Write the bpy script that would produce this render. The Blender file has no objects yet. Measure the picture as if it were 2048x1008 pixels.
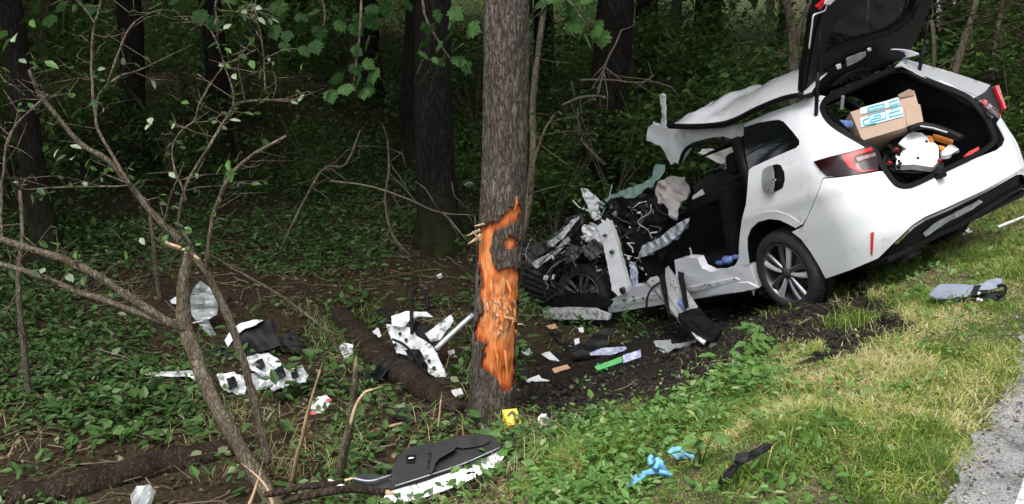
import bpy, bmesh, math, random
import numpy as np
from mathutils import Vector, Matrix
from mathutils.geometry import delaunay_2d_cdt
random.seed(7); RNG = np.random.default_rng(7)
scene = bpy.context.scene
COL = scene.collection
RAD = math.radians

# ------------------------------------------------------------------ camera, sky, sun, exposure
FPX = 1925.0; PITCH = RAD(14.0); CAMH = 1.65          # photograph is 2048 x 1008 pixels
cd = bpy.data.cameras.new('camera'); camera = bpy.data.objects.new('camera', cd); COL.objects.link(camera)
cd.sensor_width = 36.0; cd.lens = FPX / 2048.0 * 36.0; cd.clip_end = 600.0; cd.clip_start = 0.05
camera.location = (0, 0, CAMH); camera.rotation_euler = (RAD(90.0) - PITCH, 0, 0)
scene.camera = camera

SUN_EL, SUN_AZ = 66.0, 200.0      # degrees; azimuth clockwise from +Y: light comes from behind the camera, over the road
world = bpy.data.worlds.new('World'); scene.world = world; world.use_nodes = True
wn = world.node_tree; wn.nodes.clear()
sky = wn.nodes.new('ShaderNodeTexSky'); sky.sky_type = 'NISHITA'; sky.sun_disc = False
sky.sun_elevation = RAD(SUN_EL); sky.sun_rotation = RAD(SUN_AZ); sky.dust_density = 3.0; sky.air_density = 1.2
hsv = wn.nodes.new('ShaderNodeHueSaturation'); hsv.inputs['Saturation'].default_value = 0.34   # overcast
bg = wn.nodes.new('ShaderNodeBackground'); bg.inputs['Strength'].default_value = 0.15
wo = wn.nodes.new('ShaderNodeOutputWorld')
wn.links.new(sky.outputs[0], hsv.inputs['Color']); wn.links.new(hsv.outputs[0], bg.inputs[0]); wn.links.new(bg.outputs[0], wo.inputs[0])
sl = bpy.data.lights.new('sun', 'SUN'); sl.energy = 1.5; sl.angle = RAD(40.0); sl.color = (1.0, 0.97, 0.93)
sun = bpy.data.objects.new('sun', sl); COL.objects.link(sun)
_sd = Vector((math.sin(RAD(SUN_AZ)) * math.cos(RAD(SUN_EL)), math.cos(RAD(SUN_AZ)) * math.cos(RAD(SUN_EL)), math.sin(RAD(SUN_EL))))
sun.rotation_euler = _sd.to_track_quat('Z', 'Y').to_euler(); sun.location = _sd * 60

vs = scene.view_settings
vs.view_transform = 'Standard'; vs.look = 'None'; vs.gamma = 1.0; vs.use_curve_mapping = False
vs.exposure = 1.08
cy = scene.cycles
cy.use_denoising = True; cy.max_bounces = 6; cy.diffuse_bounces = 3; cy.glossy_bounces = 3
cy.transmission_bounces = 4; cy.transparent_max_bounces = 6; cy.caustics_reflective = False; cy.caustics_refractive = False
cy.sample_clamp_indirect = 4.0

# ------------------------------------------------------------------ pixel rays
_c, _s = math.cos(PITCH), math.sin(PITCH)
def ray(px):
    px = np.atleast_2d(np.asarray(px, float)); a = (px[:, 0] - 1024) / FPX; b = (504 - px[:, 1]) / FPX
    return np.stack([a, _c + b * _s, -_s + b * _c], 1)
ORG = np.array([0, 0, CAMH])
def at_depth(px, Y):
    r = ray(px); return ORG + r * (np.asarray(Y, float) / r[:, 1])[:, None] if np.ndim(Y) else ORG + r * (Y / r[:, 1])[:, None]
def project(P):
    P = np.atleast_2d(P); X, Y, Z = P[:, 0], P[:, 1], P[:, 2] - CAMH
    d = Y * _c - Z * _s; v = Y * _s + Z * _c
    return np.stack([1024 + FPX * X / d, 504 - FPX * v / d], 1)
def on_plane(px, pt, n):
    r = ray(px); pt = np.asarray(pt, float); n = np.asarray(n, float)
    return ORG + r * (((pt - ORG) @ n) / (r @ n))[:, None]
def inside(pts, poly):
    pts = np.atleast_2d(pts); poly = np.asarray(poly, float); x, y = pts[:, 0], pts[:, 1]; c = np.zeros(len(pts), bool); j = len(poly) - 1
    for i in range(len(poly)):
        xi, yi = poly[i]; xj, yj = poly[j]
        if yi != yj:
            c ^= ((yi > y) != (yj > y)) & (x < (xj - xi) * (y - yi) / (yj - yi) + xi)
        j = i
    return c

# ------------------------------------------------------------------ noise
def _h(ix, iy, iz, seed):
    n = (ix.astype(np.int64) * 374761393 + iy.astype(np.int64) * 668265263 + iz.astype(np.int64) * 2147483647 + seed * 974634871) & 0xFFFFFFFF
    n = ((n ^ (n >> 13)) * 1274126177) & 0xFFFFFFFF; n = (n ^ (n >> 16)) & 0xFFFF
    return n / 65535.0
def vnoise(P, seed=0):
    P = np.asarray(P, float)
    if P.shape[1] == 2: P = np.concatenate([P, np.zeros((len(P), 1))], 1)
    i = np.floor(P); f = P - i; f = f * f * (3 - 2 * f); i = i.astype(np.int64); out = 0
    for dx in (0, 1):
        for dy in (0, 1):
            for dz in (0, 1):
                w = (f[:, 0] if dx else 1 - f[:, 0]) * (f[:, 1] if dy else 1 - f[:, 1]) * (f[:, 2] if dz else 1 - f[:, 2])
                out = out + w * _h(i[:, 0] + dx, i[:, 1] + dy, i[:, 2] + dz, seed)
    return out * 2 - 1
def fbm(P, freq, octs=3, seed=0, gain=.5):
    P = np.asarray(P, float); o = 0; a = 1.0
    for k in range(octs):
        o = o + a * vnoise(P * freq, seed + 17 * k); freq *= 2.03; a *= gain
    return o
def creases(P, freq, seed, n=5):
    """sharp folds of crumpled sheet: triangle waves along random directions"""
    r = np.random.default_rng(seed); o = np.zeros(len(P))
    for k in range(n):
        d = r.normal(size=P.shape[1]); d /= np.linalg.norm(d); q = P @ d * freq * r.uniform(.5, 1.7) + r.uniform(0, 1) + .25 * vnoise(P * freq * .7, seed + k)
        o += (np.abs((q % 1) - .5) * 4 - 1) * r.uniform(.4, 1) / n ** .5
    return o

# ------------------------------------------------------------------ object helpers
def tag(o, label=None, cat=None, group=None, kind=None):
    if label: o['label'] = label
    if cat: o['category'] = cat
    if group: o['group'] = group
    if kind: o['kind'] = kind
    return o
def link(name, me, m=None, parent=None):
    o = bpy.data.objects.new(name, me); COL.objects.link(o)
    if m is not None and me is not None and len(me.materials) == 0: me.materials.append(m)
    if parent is not None: o.parent = parent
    return o
def empty(name, loc=(0, 0, 0), label=None, cat=None, group=None):
    o = bpy.data.objects.new(name, None); COL.objects.link(o); o.location = loc; o.empty_display_size = .1
    return tag(o, label, cat, group)
def np_mesh(name, V, F, attrs=None, smooth=False):
    """V (n,3); F (m,3) or (m,4) integer array"""
    V = np.ascontiguousarray(V, dtype=np.float32); F = np.ascontiguousarray(F, dtype=np.int32)
    me = bpy.data.meshes.new(name); k = F.shape[1]
    me.vertices.add(len(V)); me.vertices.foreach_set('co', V.ravel())
    me.loops.add(F.size); me.loops.foreach_set('vertex_index', F.ravel())
    me.polygons.add(len(F)); me.polygons.foreach_set('loop_start', np.arange(0, F.size, k, dtype=np.int32))
    try: me.polygons.foreach_set('loop_total', np.full(len(F), k, dtype=np.int32))
    except Exception: pass
    me.polygons.foreach_set('use_smooth', np.full(len(F), bool(smooth)))
    for nm, arr in (attrs or {}).items():
        a = me.attributes.new(nm, 'FLOAT', 'POINT'); a.data.foreach_set('value', np.ascontiguousarray(arr, dtype=np.float32))
    me.update(calc_edges=True); me.validate()
    return me
class MB:
    """collects verts and faces for one mesh"""
    def __init__(s): s.v = []; s.f = []
    def add(s, V, F):
        b = len(s.v); s.v += [tuple(map(float, p)) for p in V]; s.f += [tuple(int(i) + b for i in f) for f in F]; return s
    def box(s, c, size, R=None):
        c = np.asarray(c, float); h = np.asarray(size, float) / 2; V = []
        for x in (-1, 1):
            for y in (-1, 1):
                for z in (-1, 1): V.append(np.array([x, y, z]) * h)
        V = np.array(V)
        if R is not None: V = V @ np.asarray(R).T
        return s.add(V + c, [(0, 1, 3, 2), (4, 6, 7, 5), (0, 4, 5, 1), (2, 3, 7, 6), (0, 2, 6, 4), (1, 5, 7, 3)])
    def tube(s, P, r, n=8, cap=True):
        P = np.asarray(P, float); m = len(P); r = np.full(m, r) if np.ndim(r) == 0 else np.asarray(r, float)
        T = np.gradient(P, axis=0) if m > 2 else np.repeat((P[-1:] - P[:1]), m, 0)
        T /= np.linalg.norm(T, axis=1)[:, None] + 1e-9
        u = np.cross(T[0], [0, 0, 1.0]);
        if np.linalg.norm(u) < .1: u = np.cross(T[0], [1.0, 0, 0])
        u /= np.linalg.norm(u); V = []
        for i in range(m):
            u = u - T[i] * (u @ T[i]); u /= np.linalg.norm(u) + 1e-9; w = np.cross(T[i], u)
            for k in range(n):
                a = 2 * math.pi * k / n; V.append(P[i] + r[i] * (u * math.cos(a) + w * math.sin(a)))
        F = [(i * n + k, i * n + (k + 1) % n, (i + 1) * n + (k + 1) % n, (i + 1) * n + k) for i in range(m - 1) for k in range(n)]
        if cap: F += [tuple(range(n - 1, -1, -1)), tuple(range((m - 1) * n, m * n))]
        return s.add(V, F)
    def mesh(s, name, smooth=False):
        me = bpy.data.meshes.new(name); me.from_pydata(s.v, [], s.f)
        if smooth: me.polygons.foreach_set('use_smooth', np.ones(len(me.polygons), bool))
        me.update(); return me
    def build(s, name, m, parent=None, smooth=False, bevel=0, seg=2):
        o = link(name, s.mesh(name, smooth), m, parent)
        if bevel:
            b = o.modifiers.new('bevel', 'BEVEL'); b.width = bevel; b.segments = seg; b.limit_method = 'ANGLE'
            o.data.polygons.foreach_set('use_smooth', np.ones(len(o.data.polygons), bool))
        return o
def catmull(P, n=4):
    P = np.asarray(P, float)
    if len(P) < 3: return P
    Q = np.vstack([2 * P[0] - P[1], P, 2 * P[-1] - P[-2]]); out = []
    for i in range(1, len(Q) - 2):
        p0, p1, p2, p3 = Q[i - 1], Q[i], Q[i + 1], Q[i + 2]
        for k in range(n):
            t = k / n; out.append(.5 * ((2 * p1) + (-p0 + p2) * t + (2 * p0 - 5 * p1 + 4 * p2 - p3) * t * t + (-p0 + 3 * p1 - 3 * p2 + p3) * t ** 3))
    out.append(P[-1]); return np.array(out)
def rot(ax, ay, az): return np.array(Matrix.Rotation(az, 3, 'Z') @ Matrix.Rotation(ay, 3, 'Y') @ Matrix.Rotation(ax, 3, 'X'))
def tri_fill(outline, holes=(), step=10.0):
    """triangulate a 2-D outline with inner points; returns points, triangles"""
    def dens(p):
        p = np.asarray(p, float); o = []
        for a, b in zip(p, np.roll(p, -1, 0)):
            k = max(1, int(math.ceil(np.linalg.norm(b - a) / step)))
            o += [a + (b - a) * i / k for i in range(k)]
        return np.array(o)
    loops = [dens(outline)] + [dens(h) for h in holes]; pts = []; edges = []
    for l in loops:
        b = len(pts); pts += list(l); edges += [(b + i, b + (i + 1) % len(l)) for i in range(len(l))]
    O = loops[0]; mn, mx = O.min(0), O.max(0); B = np.array(pts)
    gx, gy = np.meshgrid(np.arange(mn[0], mx[0], step), np.arange(mn[1], mx[1], step * .866)); gx = gx + (np.arange(gx.shape[0]) % 2)[:, None] * step / 2
    G = np.stack([gx.ravel(), gy.ravel()], 1); G = G[inside(G, O)]
    for h in loops[1:]: G = G[~inside(G, h)]
    if len(G):
        d = np.sqrt(((G[:, None] - B[None]) ** 2).sum(2)).min(1); G = G[d > step * .45]
    A = [Vector(p) for p in pts] + [Vector(p) for p in G]
    vo, eo, fo = delaunay_2d_cdt(A, edges, [], 0, 1e-5)[:3]
    vo = np.array([tuple(v) for v in vo]); fo = np.array([f for f in fo if len(f) == 3]); cen = vo[fo].mean(1)
    k = inside(cen, O)
    for h in loops[1:]: k &= ~inside(cen, h)
    fo = fo[k]
    a = vo[fo]; ar = (a[:, 1, 0] - a[:, 0, 0]) * (a[:, 2, 1] - a[:, 0, 1]) - (a[:, 1, 1] - a[:, 0, 1]) * (a[:, 2, 0] - a[:, 0, 0])
    fo[ar > 0] = fo[ar > 0][:, ::-1]          # pixel y points down: this winding faces the camera
    return vo, fo
def panel(name, outline, mapper, m, parent=None, holes=(), step=10, thick=.004, disp=None, smooth=True, mirror=None, round_=0):
    """outline in photo pixels -> points on a real surface through mapper; disp=(amp,freq,seed) crumples it"""
    if round_: outline = chaikin(outline, round_)
    vo, fo = tri_fill(outline, holes, step); P = mapper(vo)
    if disp:
        amp, fr, sd = disp; e = P[fo]; n = np.cross(e[:, 1] - e[:, 0], e[:, 2] - e[:, 0]).sum(0); n /= np.linalg.norm(n) + 1e-9
        P = P + (creases(P, fr, sd) * amp)[:, None] * n
        P = P + amp * .5 * np.stack([vnoise(P * fr, sd + 5), vnoise(P * fr, sd + 6), vnoise(P * fr, sd + 7)], 1)
    if mirror: P = P * np.array([1, -1, 1]); fo = fo[:, ::-1]
    o = link(name, np_mesh(name, P, fo, smooth=smooth), m, parent)
    if thick:
        s = o.modifiers.new('thickness', 'SOLIDIFY'); s.thickness = thick; s.offset = -1.0
        if smooth: crisp(o)
    return o
def crisp(o, a=35):
    e = o.modifiers.new('crisp', 'EDGE_SPLIT'); e.split_angle = RAD(a)
def chaikin(P, n=1):
    P = np.asarray(P, float)
    for _ in range(n):
        Q = np.roll(P, -1, 0); P = np.stack([P * .75 + Q * .25, P * .25 + Q * .75], 1).reshape(-1, 2)
    return P
def rbox(name, size, m, parent=None, loc=(0, 0, 0), R=None, bevel=.02, seg=3):
    b = MB(); b.box((0, 0, 0), size); o = b.build(name, m, parent, bevel=bevel, seg=seg)
    o.location = loc
    if R is not None: o.rotation_euler = Matrix([list(r) for r in np.asarray(R)]).to_euler()
    return o

# ------------------------------------------------------------------ materials
def mat(name, col, rough=.6, metal=0., var=.0, vscale=8., col2=None, bump=0., bscale=40., spec=.5, coat=0., dirt=None, dscale=6., dthr=.55, detail=4., stretch=None, translucent=0.):
    m = bpy.data.materials.new(name); m.use_nodes = True; nt = m.node_tree; b = nt.nodes['Principled BSDF']
    b.inputs['Roughness'].default_value = rough; b.inputs['Metallic'].default_value = metal; b.inputs['Specular IOR Level'].default_value = spec
    if coat: b.inputs['Coat Weight'].default_value = coat; b.inputs['Coat Roughness'].default_value = .08
    c4 = (*col, 1); b.inputs['Base Color'].default_value = c4
    tc = nt.nodes.new('ShaderNodeTexCoord'); src = tc.outputs['Object']
    if stretch:
        mp = nt.nodes.new('ShaderNodeMapping'); mp.inputs['Scale'].default_value = stretch; nt.links.new(src, mp.inputs[0]); src = mp.outputs[0]
    def noise(sc, det=detail, ro=.6):
        n = nt.nodes.new('ShaderNodeTexNoise'); n.inputs['Scale'].default_value = sc; n.inputs['Detail'].default_value = det; n.inputs['Roughness'].default_value = ro
        nt.links.new(src, n.inputs['Vector']); return n
    out = None
    if var or col2:
        n = noise(vscale); r = nt.nodes.new('ShaderNodeValToRGB'); r.color_ramp.elements[0].position = .32; r.color_ramp.elements[1].position = .68
        lo = col2 if col2 else tuple(max(0, c * (1 - var)) for c in col); hi = col if col2 else tuple(min(1, c * (1 + var)) for c in col)
        r.color_ramp.elements[0].color = (*lo, 1); r.color_ramp.elements[1].color = (*hi, 1)
        nt.links.new(n.outputs['Fac'], r.inputs[0]); out = r.outputs[0]
    if dirt:
        n = noise(dscale, 6., .7); r = nt.nodes.new('ShaderNodeValToRGB'); r.color_ramp.elements[0].position = dthr; r.color_ramp.elements[1].position = dthr + .14
        mx = nt.nodes.new('ShaderNodeMixRGB'); nt.links.new(n.outputs['Fac'], r.inputs[0]); nt.links.new(r.outputs[0], mx.inputs[0])
        if out: nt.links.new(out, mx.inputs[1])
        else: mx.inputs[1].default_value = c4
        mx.inputs[2].default_value = (*dirt, 1); out = mx.outputs[0]
    if out: nt.links.new(out, b.inputs['Base Color'])
    if bump:
        n = noise(bscale, 6.); bp = nt.nodes.new('ShaderNodeBump'); bp.inputs['Strength'].default_value = bump; bp.inputs['Distance'].default_value = .02
        nt.links.new(n.outputs['Fac'], bp.inputs['Height']); nt.links.new(bp.outputs[0], b.inputs['Normal'])
    if translucent: add_translucent(nt, b, out, c4, translucent)
    return m
def add_translucent(nt, b, out, c4, w):
    t = nt.nodes.new('ShaderNodeBsdfTranslucent'); mx = nt.nodes.new('ShaderNodeMixShader'); mx.inputs[0].default_value = w
    o = nt.nodes['Material Output']
    if out: nt.links.new(out, t.inputs[0])
    else: t.inputs[0].default_value = c4
    nt.links.new(b.outputs[0], mx.inputs[1]); nt.links.new(t.outputs[0], mx.inputs[2]); nt.links.new(mx.outputs[0], o.inputs[0])
def mat_attr(name, stops, rough=.6, translucent=0., attr='tint', spec=.3):
    """colour picked along a ramp by a per-vertex value"""
    m = bpy.data.materials.new(name); m.use_nodes = True; nt = m.node_tree; b = nt.nodes['Principled BSDF']
    b.inputs['Roughness'].default_value = rough; b.inputs['Specular IOR Level'].default_value = spec
    a = nt.nodes.new('ShaderNodeAttribute'); a.attribute_name = attr; r = nt.nodes.new('ShaderNodeValToRGB')
    e = r.color_ramp.elements
    while len(e) < len(stops): e.new(.5)
    for el, (p, c) in zip(e, stops): el.position = p; el.color = (*c, 1)
    nt.links.new(a.outputs['Fac'], r.inputs[0]); nt.links.new(r.outputs[0], b.inputs['Base Color'])
    if translucent: add_translucent(nt, b, r.outputs[0], None, translucent)
    return m
M = {}
M['white'] = mat('white_paint', (.79, .80, .83), .22, coat=.8, dirt=(.56, .54, .50), dscale=7, dthr=.60)
M['white_torn'] = mat('torn_white_paint', (.76, .77, .79), .35, dirt=(.11, .105, .10), dscale=17, dthr=.50, bump=.2, bscale=30)
M['white_plain'] = mat('white_plastic', (.78, .78, .77), .45, dirt=(.45, .43, .40), dscale=20, dthr=.68)
M['black'] = mat('black_plastic', (.006, .006, .007), .5, var=.3, bump=.08, bscale=160, spec=.2)
M['black_dusty'] = mat('dusty_black_plastic', (.007, .007, .008), .55, dirt=(.034, .031, .028), dscale=11, dthr=.62, bump=.1, bscale=120, spec=.22)
M['cloth'] = mat('black_cloth', (.010, .010, .012), .95, var=.4, vscale=30, bump=.2, bscale=220, spec=.1)
M['rubber'] = mat('tyre_rubber', (.018, .018, .018), .75, dirt=(.055, .047, .038), dscale=9, dthr=.56, bump=.15, bscale=90)
M['alloy'] = mat('grey_alloy', (.20, .205, .215), .32, .85, var=.15)
M['alloy_bright'] = mat('bright_alloy', (.72, .73, .75), .25, .45)
M['steel'] = mat('bare_steel', (.52, .53, .55), .38, .3, var=.2, vscale=9, dirt=(.14, .13, .12), dscale=13, dthr=.64)
M['steel_dark'] = mat('dark_steel', (.10, .10, .105), .5, .6, var=.5, vscale=12, dirt=(.05, .035, .025), dscale=9)
M['chrome'] = mat('chrome', (.75, .76, .78), .15, 1.)
M['glass_dark'] = mat('privacy_glass', (.006, .007, .008), .04, spec=.6)
M['red'] = mat('red_lens', (.50, .010, .014), .2, spec=.35, var=.35, vscale=18)
M['red_dark'] = mat('smoked_red_lens', (.018, .003, .004), .18, spec=.35)
M['red_matt'] = mat('red_print', (.55, .03, .03), .5)
M['clear'] = mat('clear_lens', (.26, .16, .16), .15, spec=.4, var=.5, vscale=25)
M['glass_green'] = mat('shattered_laminated_glass', (.20, .36, .31), .3, col2=(.42, .55, .50), vscale=45, bump=.7, bscale=130, spec=.7)
M['airbag'] = mat('airbag_fabric', (.56, .53, .51), .85, dirt=(.20, .15, .13), dscale=5, dthr=.58, bump=.2, bscale=50)
M['airbag_stain'] = mat('stained_airbag_fabric', (.50, .465, .45), .85, dirt=(.34, .17, .155), dscale=5, dthr=.56, bump=.2, bscale=50)
M['curtain'] = mat('curtain_airbag', (.62, .62, .58), .85, bump=.2, bscale=40)
M['card'] = mat('cardboard', (.46, .33, .245), .8, var=.08, vscale=5, bump=.06, bscale=90)
M['card_dark'] = mat('cardboard_inside', (.30, .20, .14), .85, var=.1)
M['tape'] = mat('pale_tape', (.62, .72, .74), .3, var=.06, vscale=20)
M['tape_blue'] = mat('blue_tape_print', (.10, .56, .72), .35)
M['orange'] = mat('orange_plastic', (.72, .23, .035), .45, var=.2)
M['blue'] = mat('blue_plastic', (.03, .10, .42), .35, col2=(.25, .35, .6), vscale=30)
M['glove'] = mat('blue_nitrile', (.16, .43, .66), .5, var=.18, vscale=14, bump=.25, bscale=35, translucent=.15)
M['yellow'] = mat('yellow_plate', (.72, .50, .02), .5, var=.06)
M['ink'] = mat('black_print', (.012, .012, .012), .5)
M['paper'] = mat('white_card', (.72, .73, .74), .6, var=.05, dirt=(.35, .32, .28), dscale=9, dthr=.66)
M['print_blue'] = mat('printed_leaflet', (.66, .68, .72), .55, col2=(.13, .16, .42), vscale=26)
M['green'] = mat('green_card', (.05, .42, .08), .5, var=.15)
M['peach'] = mat('peach_card', (.62, .34, .20), .6, var=.2)
M['grey_bag'] = mat('grey_blue_plastic', (.20, .225, .29), .38, var=.12, vscale=6)
M['grey_panel'] = mat('dull_grey_panel', (.33, .35, .35), .4, .25, var=.25, vscale=5, dirt=(.12, .11, .09), dscale=8)
M['silver'] = mat('silver_plastic', (.30, .32, .36), .42, .3, var=.35, vscale=14, bump=.3, bscale=26)
M['wood_orange'] = None
# ------------------------------------------------------------------ the wrecked car's pose (needed by the ground below it)
def car_rot(yaw, pit, rol):
    cz, sz, cyy, sy, cx, sx = math.cos(yaw), math.sin(yaw), math.cos(pit), math.sin(pit), math.cos(rol), math.sin(rol)
    return np.array([[cz, -sz, 0], [sz, cz, 0], [0, 0, 1]]) @ np.array([[cyy, 0, sy], [0, 1, 0], [-sy, 0, cyy]]) @ np.array([[1, 0, 0], [0, cx, -sx], [0, sx, cx]])
CR = car_rot(RAD(115.8), RAD(22.66), RAD(-12.95)); CO = np.array([2.865, 7.203, -.3235])     # x forward, y left, z up, origin under the rear axle

# ------------------------------------------------------------------ ground
E0 = np.array([1.5, 3.02]); TD = np.array([.563, .826]); ND = np.array([-.826, .563])   # road edge: a point, its direction, and the way into the wood
def sdist(x, y): return (x - E0[0]) * ND[0] + (y - E0[1]) * ND[1]
SX = [-60, -8, -.35, 0, .5, .75, 1.3, 1.7, 2.2, 2.5, 3.15, 4.8, 6.1, 9, 11.9, 14.5, 22, 34, 60, 120]
SZ = [-.05, -.05, -.05, -.012, -.03, -.10, -.38, -.51, -.80, -.90, -1.12, -1.08, -.97, -.82, -.66, -.1, .75, 2.2, 6, 16]
_ss = np.linspace(-60, 120, 6000); _sz = np.interp(_ss, SX, SZ); _k = np.ones(15) / 15; _sz2 = np.convolve(np.pad(_sz, 7, 'edge'), _k, 'valid'); _sz = np.where(_ss > .15, _sz2, _sz)
SOIL = [(1035, 745), (1050, 800), (1090, 850), (1150, 842), (1240, 826), (1330, 798), (1430, 756), (1500, 716), (1560, 700), (1640, 722), (1760, 705), (1830, 672), (1790, 625), (1730, 560), (1640, 560), (1560, 585), (1450, 600), (1300, 640), (1240, 690), (1150, 715)]
SOIL2 = [(880, 1000), (960, 960), (1080, 945), (1170, 960), (1090, 1008), (950, 1040)]
def soil_mask(x, y, z):
    px = project(np.stack([x, y, z], 1)); j = px + np.stack([fbm(np.stack([x, y], 1), 5., 3, 3), fbm(np.stack([x, y], 1), 5., 3, 4)], 1) * 22
    ok = (y > 3) & (y < 9.5) & (sdist(x, y) > .2)
    return ok & inside(j, SOIL)
def hz(x, y):
    x = np.atleast_1d(np.asarray(x, float)); y = np.atleast_1d(np.asarray(y, float)); s = sdist(x, y); P = np.stack([x, y], 1)
    z = np.interp(s, _ss, _sz); k = np.clip((s - .05) / .8, 0, 1)
    z = z + k * (.055 * fbm(P, .9, 3, 11) + .022 * fbm(P, 4.5, 2, 12)); far = np.clip((s - 8) / 10, 0, 1); z = z + far * .35 * fbm(P, .22, 2, 13)
    # the wreck has pushed the soil down below its floor
    L = (np.stack([x, y, z], 1) - CO) @ CR; foot = np.where(L[:, 0] > .7, np.clip((1.7 - np.abs(L[:, 1])) / .6, 0, 1), np.clip((.95 - np.abs(L[:, 1])) / .12, 0, 1)) * np.clip((L[:, 0] + .7) / .4, 0, 1) * np.clip((4.0 - L[:, 0]) / .8, 0, 1)
    lim = np.interp(L[:, 0], [.3, .8, 2., 3.5], [.015, .10, .13, .30]); over = np.maximum(L[:, 2] - lim, 0); z = z - foot * over * 1.02
    return z
def ghit(px):
    r = ray(px); out = []
    for d in r:
        t = np.arange(2.2, 60, .02); P = ORG + d * t[:, None]; b = P[:, 2] < hz(P[:, 0], P[:, 1]); k = np.argmax(b) if b.any() else len(t) - 1; out.append(P[k])
    return np.array(out)
def axis(lo, hi, f0, f1, step, grow=1.13):
    a = list(np.arange(f0, f1, step)); s = step; p = f0; q = []
    while p > lo: s = min(s * grow, 3.); p -= s; q.append(p)
    s = step; p = a[-1]
    while p < hi: s = min(s * grow, 3.); p += s; a.append(p)
    return np.array(q[::-1] + a)
gx = axis(-90, 90, -4.2, 4.8, .04); gy = axis(-25, 130, 2.6, 10.5, .04)
XX, YY = np.meshgrid(gx, gy); X_, Y_ = XX.ravel(), YY.ravel(); Z_ = hz(X_, Y_)
sm = soil_mask(X_, Y_, Z_).astype(float); P2 = np.stack([X_, Y_], 1)
Z_ = Z_ + sm * (.028 * fbm(P2, 7, 4, 21) + .012 * np.abs(fbm(P2, 22, 2, 22)) - .01)
sd_ = sdist(X_, Y_); verge = np.clip((2.25 + .35 * fbm(P2, 1.3, 3, 8) - sd_) / .4, 0, 1)
nx, ny = len(gx), len(gy); ii = (np.arange(ny - 1)[:, None] * nx + np.arange(nx - 1)[None]).ravel()
gme = np_mesh('ground', np.stack([X_, Y_, Z_], 1), np.stack([ii, ii + 1, ii + nx + 1, ii + nx], 1), {'soil': sm, 'verge': verge}, smooth=True)
def ground_mat():
    m = bpy.data.materials.new('forest_ground'); m.use_nodes = True; nt = m.node_tree; b = nt.nodes['Principled BSDF']; b.inputs['Roughness'].default_value = .95; b.inputs['Specular IOR Level'].default_value = .15
    tc = nt.nodes.new('ShaderNodeTexCoord')
    def ns(sc, d=6., ro=.65):
        n = nt.nodes.new('ShaderNodeTexNoise'); n.inputs['Scale'].default_value = sc; n.inputs['Detail'].default_value = d; n.inputs['Roughness'].default_value = ro; nt.links.new(tc.outputs['Object'], n.inputs['Vector']); return n.outputs['Fac']
    def ramp(f, st):
        r = nt.nodes.new('ShaderNodeValToRGB'); e = r.color_ramp.elements
        while len(e) < len(st): e.new(.5)
        for el, (p, c) in zip(e, st): el.position = p; el.color = (*c, 1)
        nt.links.new(f, r.inputs[0]); return r.outputs[0]
    litter = ramp(ns(38.), [(.3, (.018, .013, .009)), (.48, (.050, .034, .021)), (.6, (.075, .056, .034)), (.72, (.13, .10, .065))])
    soil = ramp(ns(24.), [(.3, (.010, .008, .007)), (.55, (.026, .021, .017)), (.75, (.050, .042, .034))])
    turf = ramp(ns(30.), [(.3, (.045, .040, .022)), (.5, (.12, .105, .058)), (.7, (.23, .20, .115))])
    def attr(n): a = nt.nodes.new('ShaderNodeAttribute'); a.attribute_name = n; return a.outputs['Fac']
    m1 = nt.nodes.new('ShaderNodeMixRGB'); nt.links.new(attr('verge'), m1.inputs[0]); nt.links.new(litter, m1.inputs[1]); nt.links.new(turf, m1.inputs[2])
    m2 = nt.nodes.new('ShaderNodeMixRGB'); nt.links.new(attr('soil'), m2.inputs[0]); nt.links.new(m1.outputs[0], m2.inputs[1]); nt.links.new(soil, m2.inputs[2])
    nt.links.new(m2.outputs[0], b.inputs['Base Color'])
    bp = nt.nodes.new('ShaderNodeBump'); bp.inputs['Strength'].default_value = .8; bp.inputs['Distance'].default_value = .03; nt.links.new(ns(60., 8., .7), bp.inputs['Height']); nt.links.new(bp.outputs[0], b.inputs['Normal'])
    return m
M['ground'] = ground_mat()
tag(link('ground', gme, M['ground']), 'forest floor, dark churned soil and grass verge sloping down from the road', 'ground', kind='structure')

# ------------------------------------------------------------------ road: asphalt sheet with a broken edge, worn white edge line
tt = np.concatenate([np.arange(-30, -1, 1.), np.arange(-1, 6, .05), np.arange(6, 80, 1.)])
def road_strip(name, s_of_t, cols, z0, m, amp=0.):
    V = []
    for t in tt:
        sl_, sr_ = s_of_t(t)
        for k in range(cols + 1):
            s = sl_ + (sr_ - sl_) * k / cols; p = E0 + TD * t + ND * s; V.append((p[0], p[1], z0))
    V = np.array(V)
    if amp: V[:, 2] += amp * fbm(V[:, :2], 1.5, 3, 5)
    n = cols + 1; i = (np.arange(len(tt) - 1)[:, None] * n + np.arange(cols)[None]).ravel()
    return link(name, np_mesh(name, V, np.stack([i, i + 1, i + n + 1, i + n], 1)[:, ::-1], smooth=True), m)
def edge_s(t):
    p = np.array([[t, 0.]]); return float(.045 * fbm(p, 2.2, 4, 31)[0] + .03 * fbm(p, 9., 2, 32)[0])
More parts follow.
